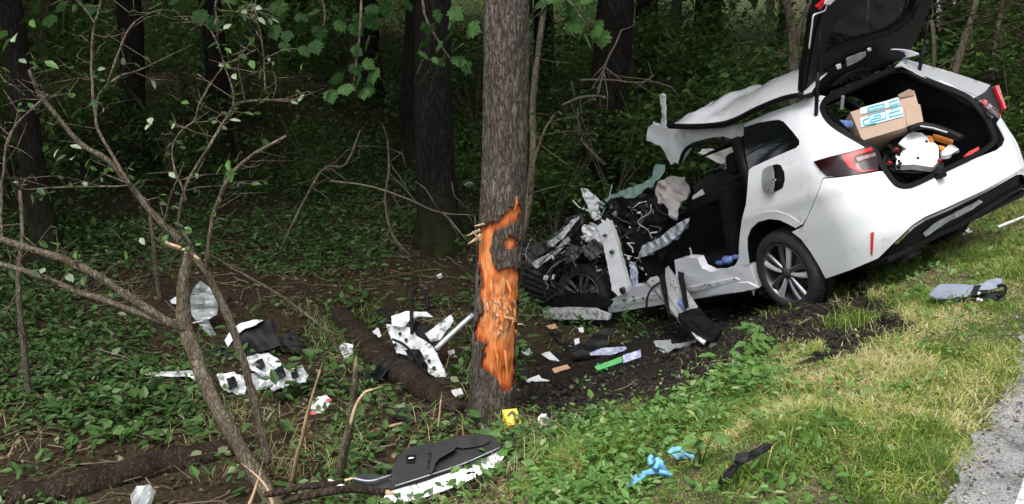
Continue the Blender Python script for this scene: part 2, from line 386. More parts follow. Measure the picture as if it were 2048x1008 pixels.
def asphalt_mat():
    m = bpy.data.materials.new('worn_asphalt'); m.use_nodes = True; nt = m.node_tree; b = nt.nodes['Principled BSDF']; b.inputs['Roughness'].default_value = .9
    tc = nt.nodes.new('ShaderNodeTexCoord')
    def ns(sc, d=5., ro=.6):
        n = nt.nodes.new('ShaderNodeTexNoise'); n.inputs['Scale'].default_value = sc; n.inputs['Detail'].default_value = d; n.inputs['Roughness'].default_value = ro; nt.links.new(tc.outputs['Object'], n.inputs['Vector']); return n.outputs['Fac']
    def ramp(f, st):
        r = nt.nodes.new('ShaderNodeValToRGB'); e = r.color_ramp.elements
        while len(e) < len(st): e.new(.5)
        for el, (p, c) in zip(e, st): el.position = p; el.color = (*c, 1)
        nt.links.new(f, r.inputs[0]); return r.outputs[0]
    v = nt.nodes.new('ShaderNodeTexVoronoi'); v.inputs['Scale'].default_value = 110.; nt.links.new(tc.outputs['Object'], v.inputs['Vector'])
    agg = ramp(v.outputs['Distance'], [(.1, (.36, .355, .35)), (.45, (.30, .295, .29)), (.8, (.17, .168, .165))])
    pat = ramp(ns(3.2, 6., .7), [(.34, (.20, .19, .19)), (.48, (.80, .80, .80)), (.7, (1.1, 1.1, 1.1))])
    mx = nt.nodes.new('ShaderNodeMixRGB'); mx.blend_type = 'MULTIPLY'; mx.inputs[0].default_value = 1; nt.links.new(agg, mx.inputs[1]); nt.links.new(pat, mx.inputs[2])
    nt.links.new(mx.outputs[0], b.inputs['Base Color'])
    bp = nt.nodes.new('ShaderNodeBump'); bp.inputs['Strength'].default_value = .7; bp.inputs['Distance'].default_value = .008; nt.links.new(v.outputs['Distance'], bp.inputs['Height']); bp.invert = True; nt.links.new(bp.outputs[0], b.inputs['Normal'])
    return m
M['asphalt'] = asphalt_mat()
tag(road_strip('road', lambda t: (edge_s(t), -6.5), 30, 0.0, M['asphalt'], .002), 'worn grey asphalt road with a broken edge', 'road', kind='structure')
M['line'] = mat('worn_road_paint', (.62, .62, .60), .8, dirt=(.17, .165, .16), dscale=22, dthr=.5, bump=.2, bscale=90)
tag(road_strip('road_line', lambda t: (-.20, -.32), 1, 0.007, M['line']), 'worn white edge line on the asphalt', 'road marking', kind='structure')

# ------------------------------------------------------------------ trees
def bark_mat(name, dark, light, moss=None, sc=1.):
    m = bpy.data.materials.new(name); m.use_nodes = True; nt = m.node_tree; b = nt.nodes['Principled BSDF']; b.inputs['Roughness'].default_value = .92; b.inputs['Specular IOR Level'].default_value = .2
    tc = nt.nodes.new('ShaderNodeTexCoord'); mp = nt.nodes.new('ShaderNodeMapping'); mp.inputs['Scale'].default_value = (1, 1, .28); nt.links.new(tc.outputs['Object'], mp.inputs[0])
    def ns(s, d=6., ro=.65, src=mp.outputs[0]):
        n = nt.nodes.new('ShaderNodeTexNoise'); n.inputs['Scale'].default_value = s; n.inputs['Detail'].default_value = d; n.inputs['Roughness'].default_value = ro; nt.links.new(src, n.inputs['Vector']); return n.outputs['Fac']
    r = nt.nodes.new('ShaderNodeValToRGB'); e = r.color_ramp.elements; e.new(.5); e[0].position = .0; e[1].position = .09; e[2].position = .30
    mid = tuple(.55 * a_ + .45 * b_ for a_, b_ in zip(dark, light)); e[0].color = (*[c_ * .45 for c_ in dark], 1); e[1].color = (*mid, 1); e[2].color = (*light, 1)
    f = ns(34. * sc, 5.); sb = nt.nodes.new('ShaderNodeMath'); sb.operation = 'SUBTRACT'; nt.links.new(f, sb.inputs[0]); sb.inputs[1].default_value = .5; ab = nt.nodes.new('ShaderNodeMath'); ab.operation = 'ABSOLUTE'; nt.links.new(sb.outputs[0], ab.inputs[0])
    mu2 = nt.nodes.new('ShaderNodeMath'); mu2.operation = 'MULTIPLY'; mu2.inputs[1].default_value = 1.6; nt.links.new(ab.outputs[0], mu2.inputs[0]); nt.links.new(mu2.outputs[0], r.inputs[0])
    vr = nt.nodes.new('ShaderNodeValToRGB'); vr.color_ramp.elements[0].color = (.62, .58, .54, 1); vr.color_ramp.elements[1].color = (1.15, 1.15, 1.15, 1); vr.color_ramp.elements[0].position = .35; vr.color_ramp.elements[1].position = .65; nt.links.new(ns(7. * sc, 4.), vr.inputs[0])
    mm = nt.nodes.new('ShaderNodeMixRGB'); mm.blend_type = 'MULTIPLY'; mm.inputs[0].default_value = 1; nt.links.new(r.outputs[0], mm.inputs[1]); nt.links.new(vr.outputs[0], mm.inputs[2]); out = mm.outputs[0]
    if moss:
        g = nt.nodes.new('ShaderNodeNewGeometry'); sx = nt.nodes.new('ShaderNodeSeparateXYZ'); nt.links.new(tc.outputs['Object'], sx.inputs[0])
        mr = nt.nodes.new('ShaderNodeMapRange'); mr.inputs[1].default_value = moss; mr.inputs[2].default_value = .0; nt.links.new(sx.outputs['Z'], mr.inputs[0])
        mu = nt.nodes.new('ShaderNodeMath'); mu.operation = 'MULTIPLY'; nt.links.new(mr.outputs[0], mu.inputs[0])
        r2 = nt.nodes.new('ShaderNodeValToRGB'); r2.color_ramp.elements[0].position = .38; r2.color_ramp.elements[1].position = .55; nt.links.new(ns(5., 5., .6, tc.outputs['Object']), r2.inputs[0]); nt.links.new(r2.outputs[0], mu.inputs[1])
        mx = nt.nodes.new('ShaderNodeMixRGB'); nt.links.new(mu.outputs[0], mx.inputs[0]); nt.links.new(out, mx.inputs[1]); mx.inputs[2].default_value = (.028, .036, .009, 1); out = mx.outputs[0]
    nt.links.new(out, b.inputs['Base Color'])
    bp = nt.nodes.new('ShaderNodeBump'); bp.inputs['Strength'].default_value = 1.; bp.inputs['Distance'].default_value = .03; nt.links.new(mu2.outputs[0], bp.inputs['Height']); nt.links.new(bp.outputs[0], b.inputs['Normal'])
    return m
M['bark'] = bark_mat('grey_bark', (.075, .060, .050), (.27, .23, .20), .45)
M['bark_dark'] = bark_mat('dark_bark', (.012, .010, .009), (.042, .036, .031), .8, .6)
M['bark_twig'] = bark_mat('brown_twig_bark', (.15, .122, .085), (.40, .345, .26), None, 1.6)
M['bark_log'] = bark_mat('log_bark', (.025, .017, .012), (.11, .078, .058), None, 1.2)
def wood_mat():
    m = bpy.data.materials.new('freshly_exposed_wood'); m.use_nodes = True; nt = m.node_tree; b = nt.nodes['Principled BSDF']; b.inputs['Roughness'].default_value = .6
    tc = nt.nodes.new('ShaderNodeTexCoord')
    def ns(s, scale, d=6.):
        mp = nt.nodes.new('ShaderNodeMapping'); mp.inputs['Scale'].default_value = scale; nt.links.new(tc.outputs['Object'], mp.inputs[0])
        n = nt.nodes.new('ShaderNodeTexNoise'); n.inputs['Scale'].default_value = s; n.inputs['Detail'].default_value = d; n.inputs['Roughness'].default_value = .65; nt.links.new(mp.outputs[0], n.inputs['Vector']); return n.outputs['Fac']
    def ramp(f, st):
        r = nt.nodes.new('ShaderNodeValToRGB'); e = r.color_ramp.elements
        while len(e) < len(st): e.new(.5)
        for el, (p, c) in zip(e, st): el.position = p; el.color = (*c, 1)
        nt.links.new(f, r.inputs[0]); return r.outputs[0]
    a = ramp(ns(26., (1, 1, .13)), [(.22, (.32, .07, .018)), (.34, (.64, .155, .034)), (.56, (.80, .25, .065)), (.76, (.85, .46, .23))])
    c = ramp(ns(9., (1, 1, .5)), [(.30, (.68, .55, .46)), (.45, (1, 1, 1)), (.72, (1.1, 1.35, 1.7))])
    mx = nt.nodes.new('ShaderNodeMixRGB'); mx.blend_type = 'MULTIPLY'; mx.inputs[0].default_value = .8; nt.links.new(a, mx.inputs[1]); nt.links.new(c, mx.inputs[2]); 
    def att(n): q = nt.nodes.new('ShaderNodeAttribute'); q.attribute_name = n; return q.outputs['Fac']
    pale = ramp(ns(34., (1, 1, .35)), [(.36, (.20, .07, .025)), (.46, (.55, .24, .09)), (.58, (.72, .46, .24)), (.72, (.80, .60, .38))])
    m3 = nt.nodes.new('ShaderNodeMixRGB'); nt.links.new(att('torn'), m3.inputs[0]); nt.links.new(mx.outputs[0], m3.inputs[1]); nt.links.new(pale, m3.inputs[2])
    m4 = nt.nodes.new('ShaderNodeMixRGB'); nt.links.new(att('rim'), m4.inputs[0]); nt.links.new(m3.outputs[0], m4.inputs[1]); m4.inputs[2].default_value = (.40, .065, .012, 1)
    nt.links.new(m4.outputs[0], b.inputs['Base Color'])
    bp = nt.nodes.new('ShaderNodeBump'); bp.inputs['Strength'].default_value = .7; bp.inputs['Distance'].default_value = .012; nt.links.new(ns(38., (1, 1, .12)), bp.inputs['Height']); nt.links.new(bp.outputs[0], b.inputs['Normal'])
    return m
M['wood'] = wood_mat()
M['wood_pale'] = mat('pale_splintered_wood', (.52, .36, .22), .7, var=.3, vscale=30, stretch=(1, 1, .2))

# leaf templates: flat x-forward, z up
LEAF = (np.array([(0, 0, 0), (.35, .26, .05), (.35, -.26, .05), (.4, 0, -.02), (.75, .17, .02), (.75, -.17, .02), (1, 0, -.06)]),
        np.array([(0, 3, 1), (0, 2, 3), (3, 4, 1), (3, 2, 5), (3, 6, 4), (3, 5, 6)]))
LEAF4 = (np.array([(0, 0, 0), (.45, .27, .05), (.45, -.27, .05), (1, 0, -.05)]), np.array([(0, 2, 1), (1, 2, 3)]))
def frames(n, tilt=.6, yaw=None, rng=RNG):
    """random orientation matrices: yaw any, tilt around"""
    a = rng.uniform(0, 2 * np.pi, n) if yaw is None else yaw; p = rng.normal(0, tilt, n); r = rng.normal(0, tilt, n)
    ca, sa, cp, sp, cr, sr = np.cos(a), np.sin(a), np.cos(p), np.sin(p), np.cos(r), np.sin(r); o = np.zeros(n)
    Rz = np.stack([np.stack([ca, -sa, o], 1), np.stack([sa, ca, o], 1), np.stack([o, o, o + 1], 1)], 1)
    Ry = np.stack([np.stack([cp, o, sp], 1), np.stack([o, o + 1, o], 1), np.stack([-sp, o, cp], 1)], 1)
    Rx = np.stack([np.stack([o + 1, o, o], 1), np.stack([o, cr, -sr], 1), np.stack([o, sr, cr], 1)], 1)
    return Rz @ Ry @ Rx
def scatter(name, P, size, tmpl, tilt=.6, tint=None, R=None, squash=None):
    n = len(P); V0, F0 = tmpl; R = frames(n, tilt) if R is None else R; S = np.asarray(size, float)
    L = V0[None] * S[:, None, None]
    if squash is not None: L = L * np.asarray(squash)
    V = np.einsum('nij,nkj->nki', R, L) + P[:, None]; k = len(V0)
    F = (F0[None] + (np.arange(n) * k)[:, None, None]).reshape(-1, F0.shape[1])
    t = RNG.uniform(0, 1, n) if tint is None else tint
    return np_mesh(name, V.reshape(-1, 3), F, {'tint': np.repeat(t, k)})
M['leaf_crown'] = mat_attr('canopy_leaf', [(0, (.028, .060, .012)), (.6, (.045, .095, .018)), (1, (.085, .14, .03))], .5, .35)
def crown_mesh(name, n, rx, rz, seed, size=.24):
    r = np.random.default_rng(seed); k = 60; c = r.normal(size=(k, 3)); c /= np.linalg.norm(c, axis=1)[:, None]; c *= r.uniform(.25, 1, (k, 1)) ** .5 * np.array([rx, rx, rz])
    P = c[r.integers(0, k, n)] + r.normal(0, 1, (n, 3)) * np.array([rx, rx, rz]) * .17
    return scatter(name, P, r.uniform(.7, 1.3, n) * size, LEAF4, .7)
CROWNS = [crown_mesh('crown', 7000, 3.6, 3.0, 40 + k) for k in range(3)]
for c in CROWNS: c.materials.append(M['leaf_crown'])
def trunk_mesh(name, h, r0, seed, n=14, m=44, lean=(0, 0), flare=.55, rough=.05):
    zz = np.concatenate([[-.3, -.1], np.linspace(0, 1, m) ** 1.6 * h]); V = []; r = np.random.default_rng(seed)
    ph = r.uniform(0, 6, 4)
    for z in zz:
        rad = r0 * (1 - .35 * max(z, 0) / h) * (1 + flare * math.exp(-max(z, 0) / .22)); wob = .05 * math.sin(z * .9 + ph[0]) * min(1, z / 2 if z > 0 else 0)
        for k in range(n):
            a = 2 * math.pi * k / n; rr = rad * (1 + (.14 * math.exp(-max(z, 0) / .35) * math.sin(a * 3 + ph[1]) + .03 * math.sin(a * 2 + z)))
            V.append((rr * math.cos(a) + lean[0] * z + wob, rr * math.sin(a) + lean[1] * z, z))
    V = np.array(V); d = V[:, :2] - 0; V[:, :2] += (fbm(V * np.array([1, 1, .3]), 14, 2, seed) * rough * r0)[:, None] * np.sign(d)
    F = [(i * n + k, i * n + (k + 1) % n, (i + 1) * n + (k + 1) % n, (i + 1) * n + k) for i in range(len(zz) - 1) for k in range(n)]
    return np_mesh(name, V, np.array(F), smooth=True)
def limbs_mesh(h, r0, lean, seed, k=7):
    b = MB(); r = np.random.default_rng(seed)
    for i in range(k):
        z = h * r.uniform(.55, .98); a = r.uniform(0, 6.28); L = r.uniform(1.5, 3.2); p0 = np.array([lean[0] * z, lean[1] * z, z]); d = np.array([math.cos(a), math.sin(a), .6])
        P = [p0 + d * L * t + np.array([0, 0, .25 * t * t * L]) for t in (0, .3, .6, 1)]; b.tube(P, [r0 * .35, r0 * .26, r0 * .17, .012], 6, False)
    return b.mesh('limb', True)
TREE_GROUP = 'forest trees standing in the wood'
def tree(px, py, Y, wpx, label, top_dx=0., h=9., seed=1, m='bark_dark', dz=0., crown=True):
    p = at_depth([(px, py)], Y)[0]; z = float(hz(p[0], p[1])[0]); r0 = wpx / 2 / FPX * math.hypot(Y, CAMH - z); lean = (top_dx, random.uniform(-.03, .03))
    t = empty('forest_tree', (p[0], p[1], z + dz), label, 'tree', TREE_GROUP)
    link('trunk', trunk_mesh('trunk', h, r0, seed, lean=lean), M[m], t)
    link('limb', limbs_mesh(h, r0, lean, seed), M[m], t)
    if crown:
        c = link('crown', CROWNS[seed % 3], None, t); c.location = (lean[0] * h, lean[1] * h, h + .8); s = random.uniform(.9, 1.25); c.scale = (s, s, s * random.uniform(.8, 1.1)); c.rotation_euler = (0, 0, random.uniform(0, 6))
    return t
TREES = [  # x, y of base in the photograph, depth, width px, lean, label
    (108, 575, 9.4, 48, -.05, 'dark slim trunk beyond the leafy saplings, mossy at its foot'),
    (276, 352, 14., 50, .02, 'straight dark trunk behind the bare arching twigs of the shrub'),
    (445, 325, 15., 46, .0, 'straight dark trunk behind the shrub, half hidden by maple leaves'),
    (745, 178, 21., 40, -.02, 'distant dark trunk on the leaf littered rise behind maple leaves'),
    (826, 300, 15.5, 58, .05, 'mossy leaning trunk partly hidden behind the thick mossy trunk'),
    (880, 500, 10.6, 76, -.01, 'thick dark trunk with green moss at its foot behind the scarred tree'),
    (1192, 350, 13.2, 78, .06, 'thick dark leaning trunk beyond the crushed car front'),
    (1296, 130, 24., 46, -.03, 'distant dark trunk in the shade above the torn car roof'),
    (1388, 120, 23., 54, .09, 'distant leaning trunk above the torn car roof'),
    (1700, 100, 25., 60, .0, 'distant dark trunk behind the raised tailgate'),
    (1960, 140, 19., 44, .12, 'dark leaning trunk in the thicket behind the raised car tail'),
    (1752, 150, 13.5, 46, .03, 'dark trunk seen through the gap under the raised tailgate'),
    (1850, 130, 15., 40, -.02, 'dark trunk behind the tailgate strut'),
    (2075, 200, 11.5, 46, .02, 'dark trunk beyond the raised bumper'),
    (1925, 90, 22., 50, .03, 'far dark trunk beyond the thicket behind the boot'),
    (600, 120, 27., 42, .02, 'far slim trunk in the gloom between the maple leaves'),
    (180, 130, 26., 46, .03, 'far trunk in the gloom behind the arching twigs'),
    (1090, 130, 26., 40, -.04, 'far trunk in the gloom just beside the scarred tree'),
]
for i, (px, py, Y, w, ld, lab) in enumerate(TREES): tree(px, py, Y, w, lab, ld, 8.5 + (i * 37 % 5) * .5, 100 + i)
# trees whose stems stand beyond the picture's edges or deep in the wood: they make the shade of the closed canopy
k = 0; _r = np.random.default_rng(5)
for t_ in np.arange(-9, 66, 4.4):
    for s_ in (-13.5, -18., 5.5, 10., 15., 21., 29., 38., 48.):
        q = E0 + TD * (t_ + _r.uniform(-1.3, 1.3)) + ND * (s_ + _r.uniform(-1.2, 1.2))
        if s_ > 0 and q[1] < 3 or s_ == 5.5 and t_ < 3: continue
        pj = project([(q[0], q[1], .8)])[0]; depth = q[1]
        if s_ > 0 and depth < 17 and -60 < pj[0] < 2110: continue
        if s_ < 0 and t_ > 40: continue
        seen = -60 < pj[0] < 2110 and depth > 0
        if seen and (int(t_ * 10) + int(s_)) % 3: continue
        z = float(hz(q[0], q[1])[0]); sd = 300 + k; k += 1
        t = empty('wood_tree', (q[0], q[1], z), 'tall forest tree deep in the shaded wood', 'tree', 'trees deep in the wood')
        if k <= 6: me_t = trunk_mesh('trunk', 8.5, .16 + .02 * k, sd); me_l = limbs_mesh(8.5, .2, (0, 0), sd); TR = (TR + [(me_t, me_l)]) if k > 1 else [(me_t, me_l)]
        a, b_ = TR[k % len(TR)]
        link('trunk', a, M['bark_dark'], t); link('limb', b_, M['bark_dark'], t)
        if seen and s_ > 14 and k % 5 < 2: continue
        c = link('crown', CROWNS[k % 3], None, t); c.location = (0, 0, 8.5); s = _r.uniform(1.0, 1.35) * (1.35 if seen else 1); c.scale = (s, s, s); c.rotation_euler = (0, 0, _r.uniform(0, 6)); t.rotation_euler = (0, 0, _r.uniform(0, 6))

# ------------------------------------------------------------------ the struck tree: bark, exposed orange wood, splinters, maple twigs
WOUND = [[(1034, 402), (1038, 418), (1036, 436), (1024, 447), (1010, 456), (996, 462), (985, 478), (982, 505), (990, 530), (1000, 540), (1020, 533), (1040, 537), (1043, 560), (1040, 600), (1043, 640), (1041, 690), (1036, 735), (1030, 765), (1018, 785), (1004, 786), (998, 768), (988, 752), (974, 742), (966, 735), (970, 700), (976, 685), (955, 682), (950, 660), (956, 640), (970, 625), (965, 600), (966, 560), (957, 520), (955, 480), (957, 457), (975, 448), (1000, 440), (1012, 425)],
         [(1008, 478), (1020, 470), (1033, 480), (1032, 492), (1018, 500), (1008, 494)]]
TB = at_depth([(987, 848)], 6.2)[0]; TB[2] = float(hz(TB[0], TB[1])[0])
TT = at_depth([(1016, 0)], 6.2)[0]
def tree_center(z):
    t = (z - TB[2]) / (TT[2] - TB[2]); return TB[0] + (TT[0] - TB[0]) * t + .012 * np.sin(z * 2.2), TB[1] + 0 * z
def main_tree():
    t = empty('struck_tree', tuple(TB), 'grey barked roadside tree with a long orange impact scar', 'tree')
    nz, na = 560, 220; zz = np.concatenate([np.linspace(-.25, 4.2, nz - 60), np.linspace(4.25, 9.5, 60)]); aa = np.linspace(0, 2 * np.pi, na, endpoint=False)
    Z, A = np.meshgrid(zz, aa, indexing='ij'); Z, A = Z.ravel(), A.ravel(); W = Z + TB[2]
    cx, cyy = tree_center(W); zc = np.clip(Z, 0, 99)
    base = (.143 - .0022 * np.clip(Z, -1, 4.5) - .008 * np.clip(Z - 4.5, 0, 9)) * (1 + .27 * np.exp(-zc / .14)) * (1 + (.10 * np.exp(-zc / .3)) * np.sin(A * 4 + 1.) + .018 * np.sin(A * 2 + Z * 1.3))
    cyl = np.stack([np.cos(A) * 1.0, np.sin(A) * 1.0, Z * .9], 1)
    ridge = np.abs(fbm(np.stack([np.cos(A) * 9, np.sin(A) * 9, Z * 4.5], 1), 1.0, 2, 61)); ridge2 = fbm(np.stack([np.cos(A) * 22, np.sin(A) * 22, Z * 16], 1), 1., 2, 62)
    rb = base + .013 * np.clip(ridge, 0, .5) + .003 * ridge2
    fib = fbm(np.stack([np.cos(A) * 24, np.sin(A) * 24, Z * 5], 1), 1., 3, 63); chunk = creases(np.stack([A * .15, Z], 1), 6., 64)
    rw = base - .012 + .0055 * fib + .011 * chunk * (.5 + .5 * vnoise(np.stack([A * 2, Z * 4], 1), 3)) + .006 * np.floor(3 * fbm(np.stack([A * 1.5, Z * 5], 1), 2., 2, 67)) / 3 - .022 * np.exp(-((Z - .42) / .09) ** 2) * np.clip(-np.sin(A - .35), 0, 1) ** 4
    def pos(r): return np.stack([cx + r * np.cos(A), cyy + r * np.sin(A), W], 1)
    pj = project(pos(base)); j = pj + np.stack([fbm(cyl, 9., 3, 65), fbm(cyl, 9., 3, 66)], 1) * 5
    front = np.sin(A) < .12
    msk = np.zeros(len(A), bool)
    for w in WOUND: msk |= inside(j, (np.array(w) - [1000, 0]) * [1.09, 1] + [1000, 0])
    msk &= front
    nzz = len(zz); i, k = np.meshgrid(np.arange(nzz - 1), np.arange(na), indexing='ij'); i, k = i.ravel(), k.ravel(); k2 = (k + 1) % na
    F = np.stack([i * na + k, i * na + k2, (i + 1) * na + k2, (i + 1) * na + k], 1)
    cnt = msk[F].sum(1)
    grow = msk.reshape(nzz, na).copy()
    for _ in range(3): grow = grow | np.roll(grow, 1, 0) | np.roll(grow, -1, 0) | np.roll(grow, 1, 1) | np.roll(grow, -1, 1)
    ero = msk.reshape(nzz, na).astype(float); acc = np.zeros_like(ero); cur = msk.reshape(nzz, na).copy()
    for _ in range(6): cur = cur & np.roll(cur, 1, 0) & np.roll(cur, -1, 0) & np.roll(cur, 1, 1) & np.roll(cur, -1, 1); acc += cur
    rim = np.clip(1 - acc.ravel() / 5 + .5 * fbm(cyl, 14., 2, 68), 0, 1)
    torn = np.clip(1.25 - np.abs(pj[:, 1] - 632) / 46 - np.abs(pj[:, 0] - 1008) / 60 + .55 * fbm(cyl, 7., 3, 69), 0, 1) + np.clip(.8 - np.abs(pj[:, 1] - 570) / 40 - np.abs(pj[:, 0] - 1010) / 50 + .6 * fbm(cyl, 8., 2, 70), 0, .6)
    rw = rw + .012 * np.clip(torn, 0, 1) * fbm(np.stack([A * 3, Z * 9, Z * 2 + A * 4], 1), 2.2, 3, 75)
    def sub(V, Fs, nm, m, at=None):
        u, inv = np.unique(Fs, return_inverse=True); o = link(nm, np_mesh(nm, V[u] - TB, inv.reshape(Fs.shape), {q: w_[u] for q, w_ in (at or {}).items()}, smooth=True), m, t); return o
    bark = pos(rb)
    # bark lifts and thins towards the scar's rim
    o = sub(bark, F[cnt < 3], 'bark', M['bark']); s = o.modifiers.new('thickness', 'SOLIDIFY'); s.thickness = .007; s.offset = -1
    sub(pos(np.minimum(rw, rb - .006)), F[grow.ravel()[F].all(1)], 'exposed_wood', M['wood'], {'rim': rim, 'torn': np.clip(torn, 0, 1)})
    # torn strips of wood
    rr = np.random.default_rng(9)
    for (a, b_, wpx) in [((962, 470), (936, 488), 9), ((960, 460), (934, 472), 6), ((964, 485), (944, 462), 5), ((1030, 420), (1034, 392), 7), ((968, 448), (948, 452), 5), ((1000, 620), (1006, 665), 8), ((990, 690), (996, 742), 7), ((1015, 560), (1022, 605), 7), ((982, 560), (988, 600), 6), ((1010, 700), (1016, 760), 6)]:
        d0 = 6.2 - .145 * math.sqrt(max(.05, 1 - ((a[0] - 1000) / 50) ** 2)); P = at_depth([a, ((a[0] + b_[0]) / 2 + rr.uniform(-3, 3), (a[1] + b_[1]) / 2), b_], np.array([d0 + .01, d0 - .02, d0 - .025])); w = wpx / FPX * 6.2 / 2
        mb = MB(); mb.tube(P - TB, [w, w * .8, w * .2], 5); q = mb.build('splinter', M['wood_pale'] if a[0] < 970 else M['wood'], t); q.data.polygons.foreach_set('use_smooth', [False] * len(q.data.polygons))
    for k_ in range(26):      # loose fibres standing off the torn middle of the scar
        a = (rr.uniform(972, 1036), rr.uniform(590, 668)); L_ = rr.uniform(10, 24); th = rr.normal(1.1, .45); b_ = (a[0] + L_ * math.cos(th), a[1] + L_ * math.sin(th))
        d0 = 6.2 - .137 * math.sqrt(max(.1, 1 - ((a[0] - 1000) / 48) ** 2)); d1 = 6.2 - .137 * math.sqrt(max(.05, 1 - ((b_[0] - 1000) / 48) ** 2)); P = at_depth([a, ((a[0] + b_[0]) / 2, (a[1] + b_[1]) / 2 - 2), b_], np.array([d0 + .012, (d0 + d1) / 2 + rr.uniform(.002, .008), d1 + rr.uniform(-.004, .010)])); w = rr.uniform(1.2, 3.2) / FPX * 6.2
        mb = MB(); mb.tube(P - TB, [w, w * .9, w * .15], 4); mb.build('splinter', M['wood_pale'] if rr.random() < .6 else M['wood'], t)
    link('limb', limbs_mesh(9., .15, ((TT[0] - TB[0]) / 3.2, 0), 77), M['bark'], t)
    c = link('crown', CROWNS[1], None, t); c.location = (.25, .9, 9.3); c.scale = (1.0, 1.0, .9)
    return t
STRUCK = main_tree()
# ------------------------------------------------------------------ the wrecked car (local frame: x forward, y left, z up)
ZW = [.1, .2, .35, .6, .85, .98, 1.1, 1.25, 1.38, 1.46]; WW = [.80, .86, .875, .895, .89, .865, .80, .715, .63, .50]
ZR = [.1, .25, .4, .6, .75, .9, 1.0, 1.2, 1.42, 1.46]; XR = [-.85, -.93, -1.0, -1.0, -.97, -.93, -.90, -.75, -.55, -.5]
ZC = [.1, .6, .95, 1.2, 1.46]; RC = [.34, .34, .36, .33, .3]
_zz = np.linspace(.05, 1.6, 320)
def _smooth(z, v, k=21):
    a = np.interp(_zz, z, v); return np.convolve(np.pad(a, k // 2, 'edge'), np.ones(k) / k, 'valid')
_W, _XR, _RC = _smooth(ZW, WW), _smooth(ZR, XR), _smooth(ZC, RC)
def shell(P):
    z = P[..., 2]; w = np.interp(z, _zz, _W); xr = np.interp(z, _zz, _XR); r = np.interp(z, _zz, _RC)
    crease = .010 * np.exp(-((z - .80) / .05) ** 2)          # shoulder crease
    dx = xr - P[..., 0] + r; dy = np.abs(P[..., 1]) - (w + crease) + r
    return np.minimum(np.maximum(dx, dy), 0) + np.hypot(np.maximum(dx, 0), np.maximum(dy, 0)) - r
LO = (ORG - CO) @ CR
def lray(px): return ray(px) @ CR
def hit(px, off=0.):
    D = lray(px); out = np.zeros_like(D); ts = np.arange(5.5, 10.5, .03)
    for a in range(0, len(D), 400):
        d = D[a:a + 400]; P = LO + d[:, None] * ts[None, :, None]; f = shell(P) - off; b = f <= 0; any_ = b.any(1)
        k = np.where(any_, b.argmax(1), f.argmin(1)); t1 = ts[k]; t0 = t1 - .03
        for _ in range(14):
            tm = (t0 + t1) / 2; q = shell(LO + d * tm[:, None]) - off <= 0; t1 = np.where(q, tm, t1); t0 = np.where(q, t0, tm)
        out[a:a + 400] = LO + d * np.where(any_, t1, ts[k])[:, None]
    return out
def S(off=0.): return lambda px: hit(px, off)
def PL(pt, n):
    """mapper onto a plane of the car"""
    pt, n = np.array(pt, float), np.array(n, float)
    def f(px):
        d = lray(px); return LO + d * (((pt - LO) @ n) / (d @ n))[:, None]
    return f
def cpx(P): return project(np.atleast_2d(P) @ CR.T + CO)
CAR = empty('wrecked_car', label='white station wagon with a crushed front and open tailgate, nose down in the ditch', cat='car')
CAR.matrix_world = Matrix.Translation(Vector(CO)) @ Matrix([list(r) for r in CR]).to_4x4()

def inset(P, d):
    P = np.asarray(P, float); t = np.roll(P, -1, 0) - np.roll(P, 1, 0); t /= np.linalg.norm(t, axis=1)[:, None]; n = np.stack([-t[:, 1], t[:, 0]], 1)
    if ((P + n - P.mean(0)) ** 2).sum() > ((P - P.mean(0)) ** 2).sum(): n = -n
    return P + n * d
ARCH_F = [(1516, 576), (1507, 555), (1498, 530), (1494, 500), (1494, 476), (1502, 457), (1516, 444), (1538, 438), (1559, 440), (1578, 449), (1591, 456)]
OPEN = [(1640, 217), (1649, 237), (1667, 254), (1704, 276), (1730, 290), (1751, 304), (1757, 324), (1768, 341), (1783, 361), (1793, 372), (1811, 376), (1830, 372), (1878, 348), (1952, 314), (1987, 291), (1994, 279), (1992, 267), (1977, 234), (1947, 197), (1922, 182), (1853, 157), (1826, 140), (1807, 131), (1790, 134), (1743, 152), (1690, 176), (1652, 193), (1643, 205)]
WIN = [(1487, 254), (1515, 246), (1545, 241), (1558, 240), (1567, 244), (1585, 264), (1598, 281), (1598, 289), (1592, 295), (1545, 315), (1503, 334), (1497, 339), (1490, 300)]
quarter = [(1489, 246), (1538, 225), (1597, 204), (1608, 196), (1643, 190), (1652, 193), (1643, 205)] + OPEN[:5] + [(1744, 292), (1752, 306), (1757, 331), (1729, 346), (1679, 353), (1646, 356), (1638, 378), (1630, 399), (1623, 416), (1614, 436), (1605, 450)] + ARCH_F[::-1][0:9] + [(1498, 531), (1482, 531), (1477, 514), (1477, 495), (1479, 470), (1483, 440), (1491, 410), (1494, 380), (1496, 350)] + WIN[-3:-1][::-1][:0] + [(1497, 340), (1503, 334), (1545, 315), (1592, 295), (1598, 289), (1598, 281), (1585, 264), (1567, 244), (1558, 240), (1545, 241), (1515, 246), (1488, 255)]
for mi in (0, 1):
    q = panel('quarter_panel', inset(quarter, .7), S(), M['white'], CAR, step=9, thick=.012, mirror=mi)
    panel('quarter_window', WIN, S(-.006), M['glass_dark'], CAR, step=9, thick=.004, mirror=mi)
panel('gap_shade_backing', [(1612, 300), (1640, 280), (1742, 300), (1755, 345), (1800, 400), (1790, 470), (1740, 510), (1665, 540), (1640, 500), (1612, 460), (1590, 452), (1580, 380)], S(-.02), M['black'], CAR, step=14, thick=.004)  # black sheet added behind the panels so their gaps look dark
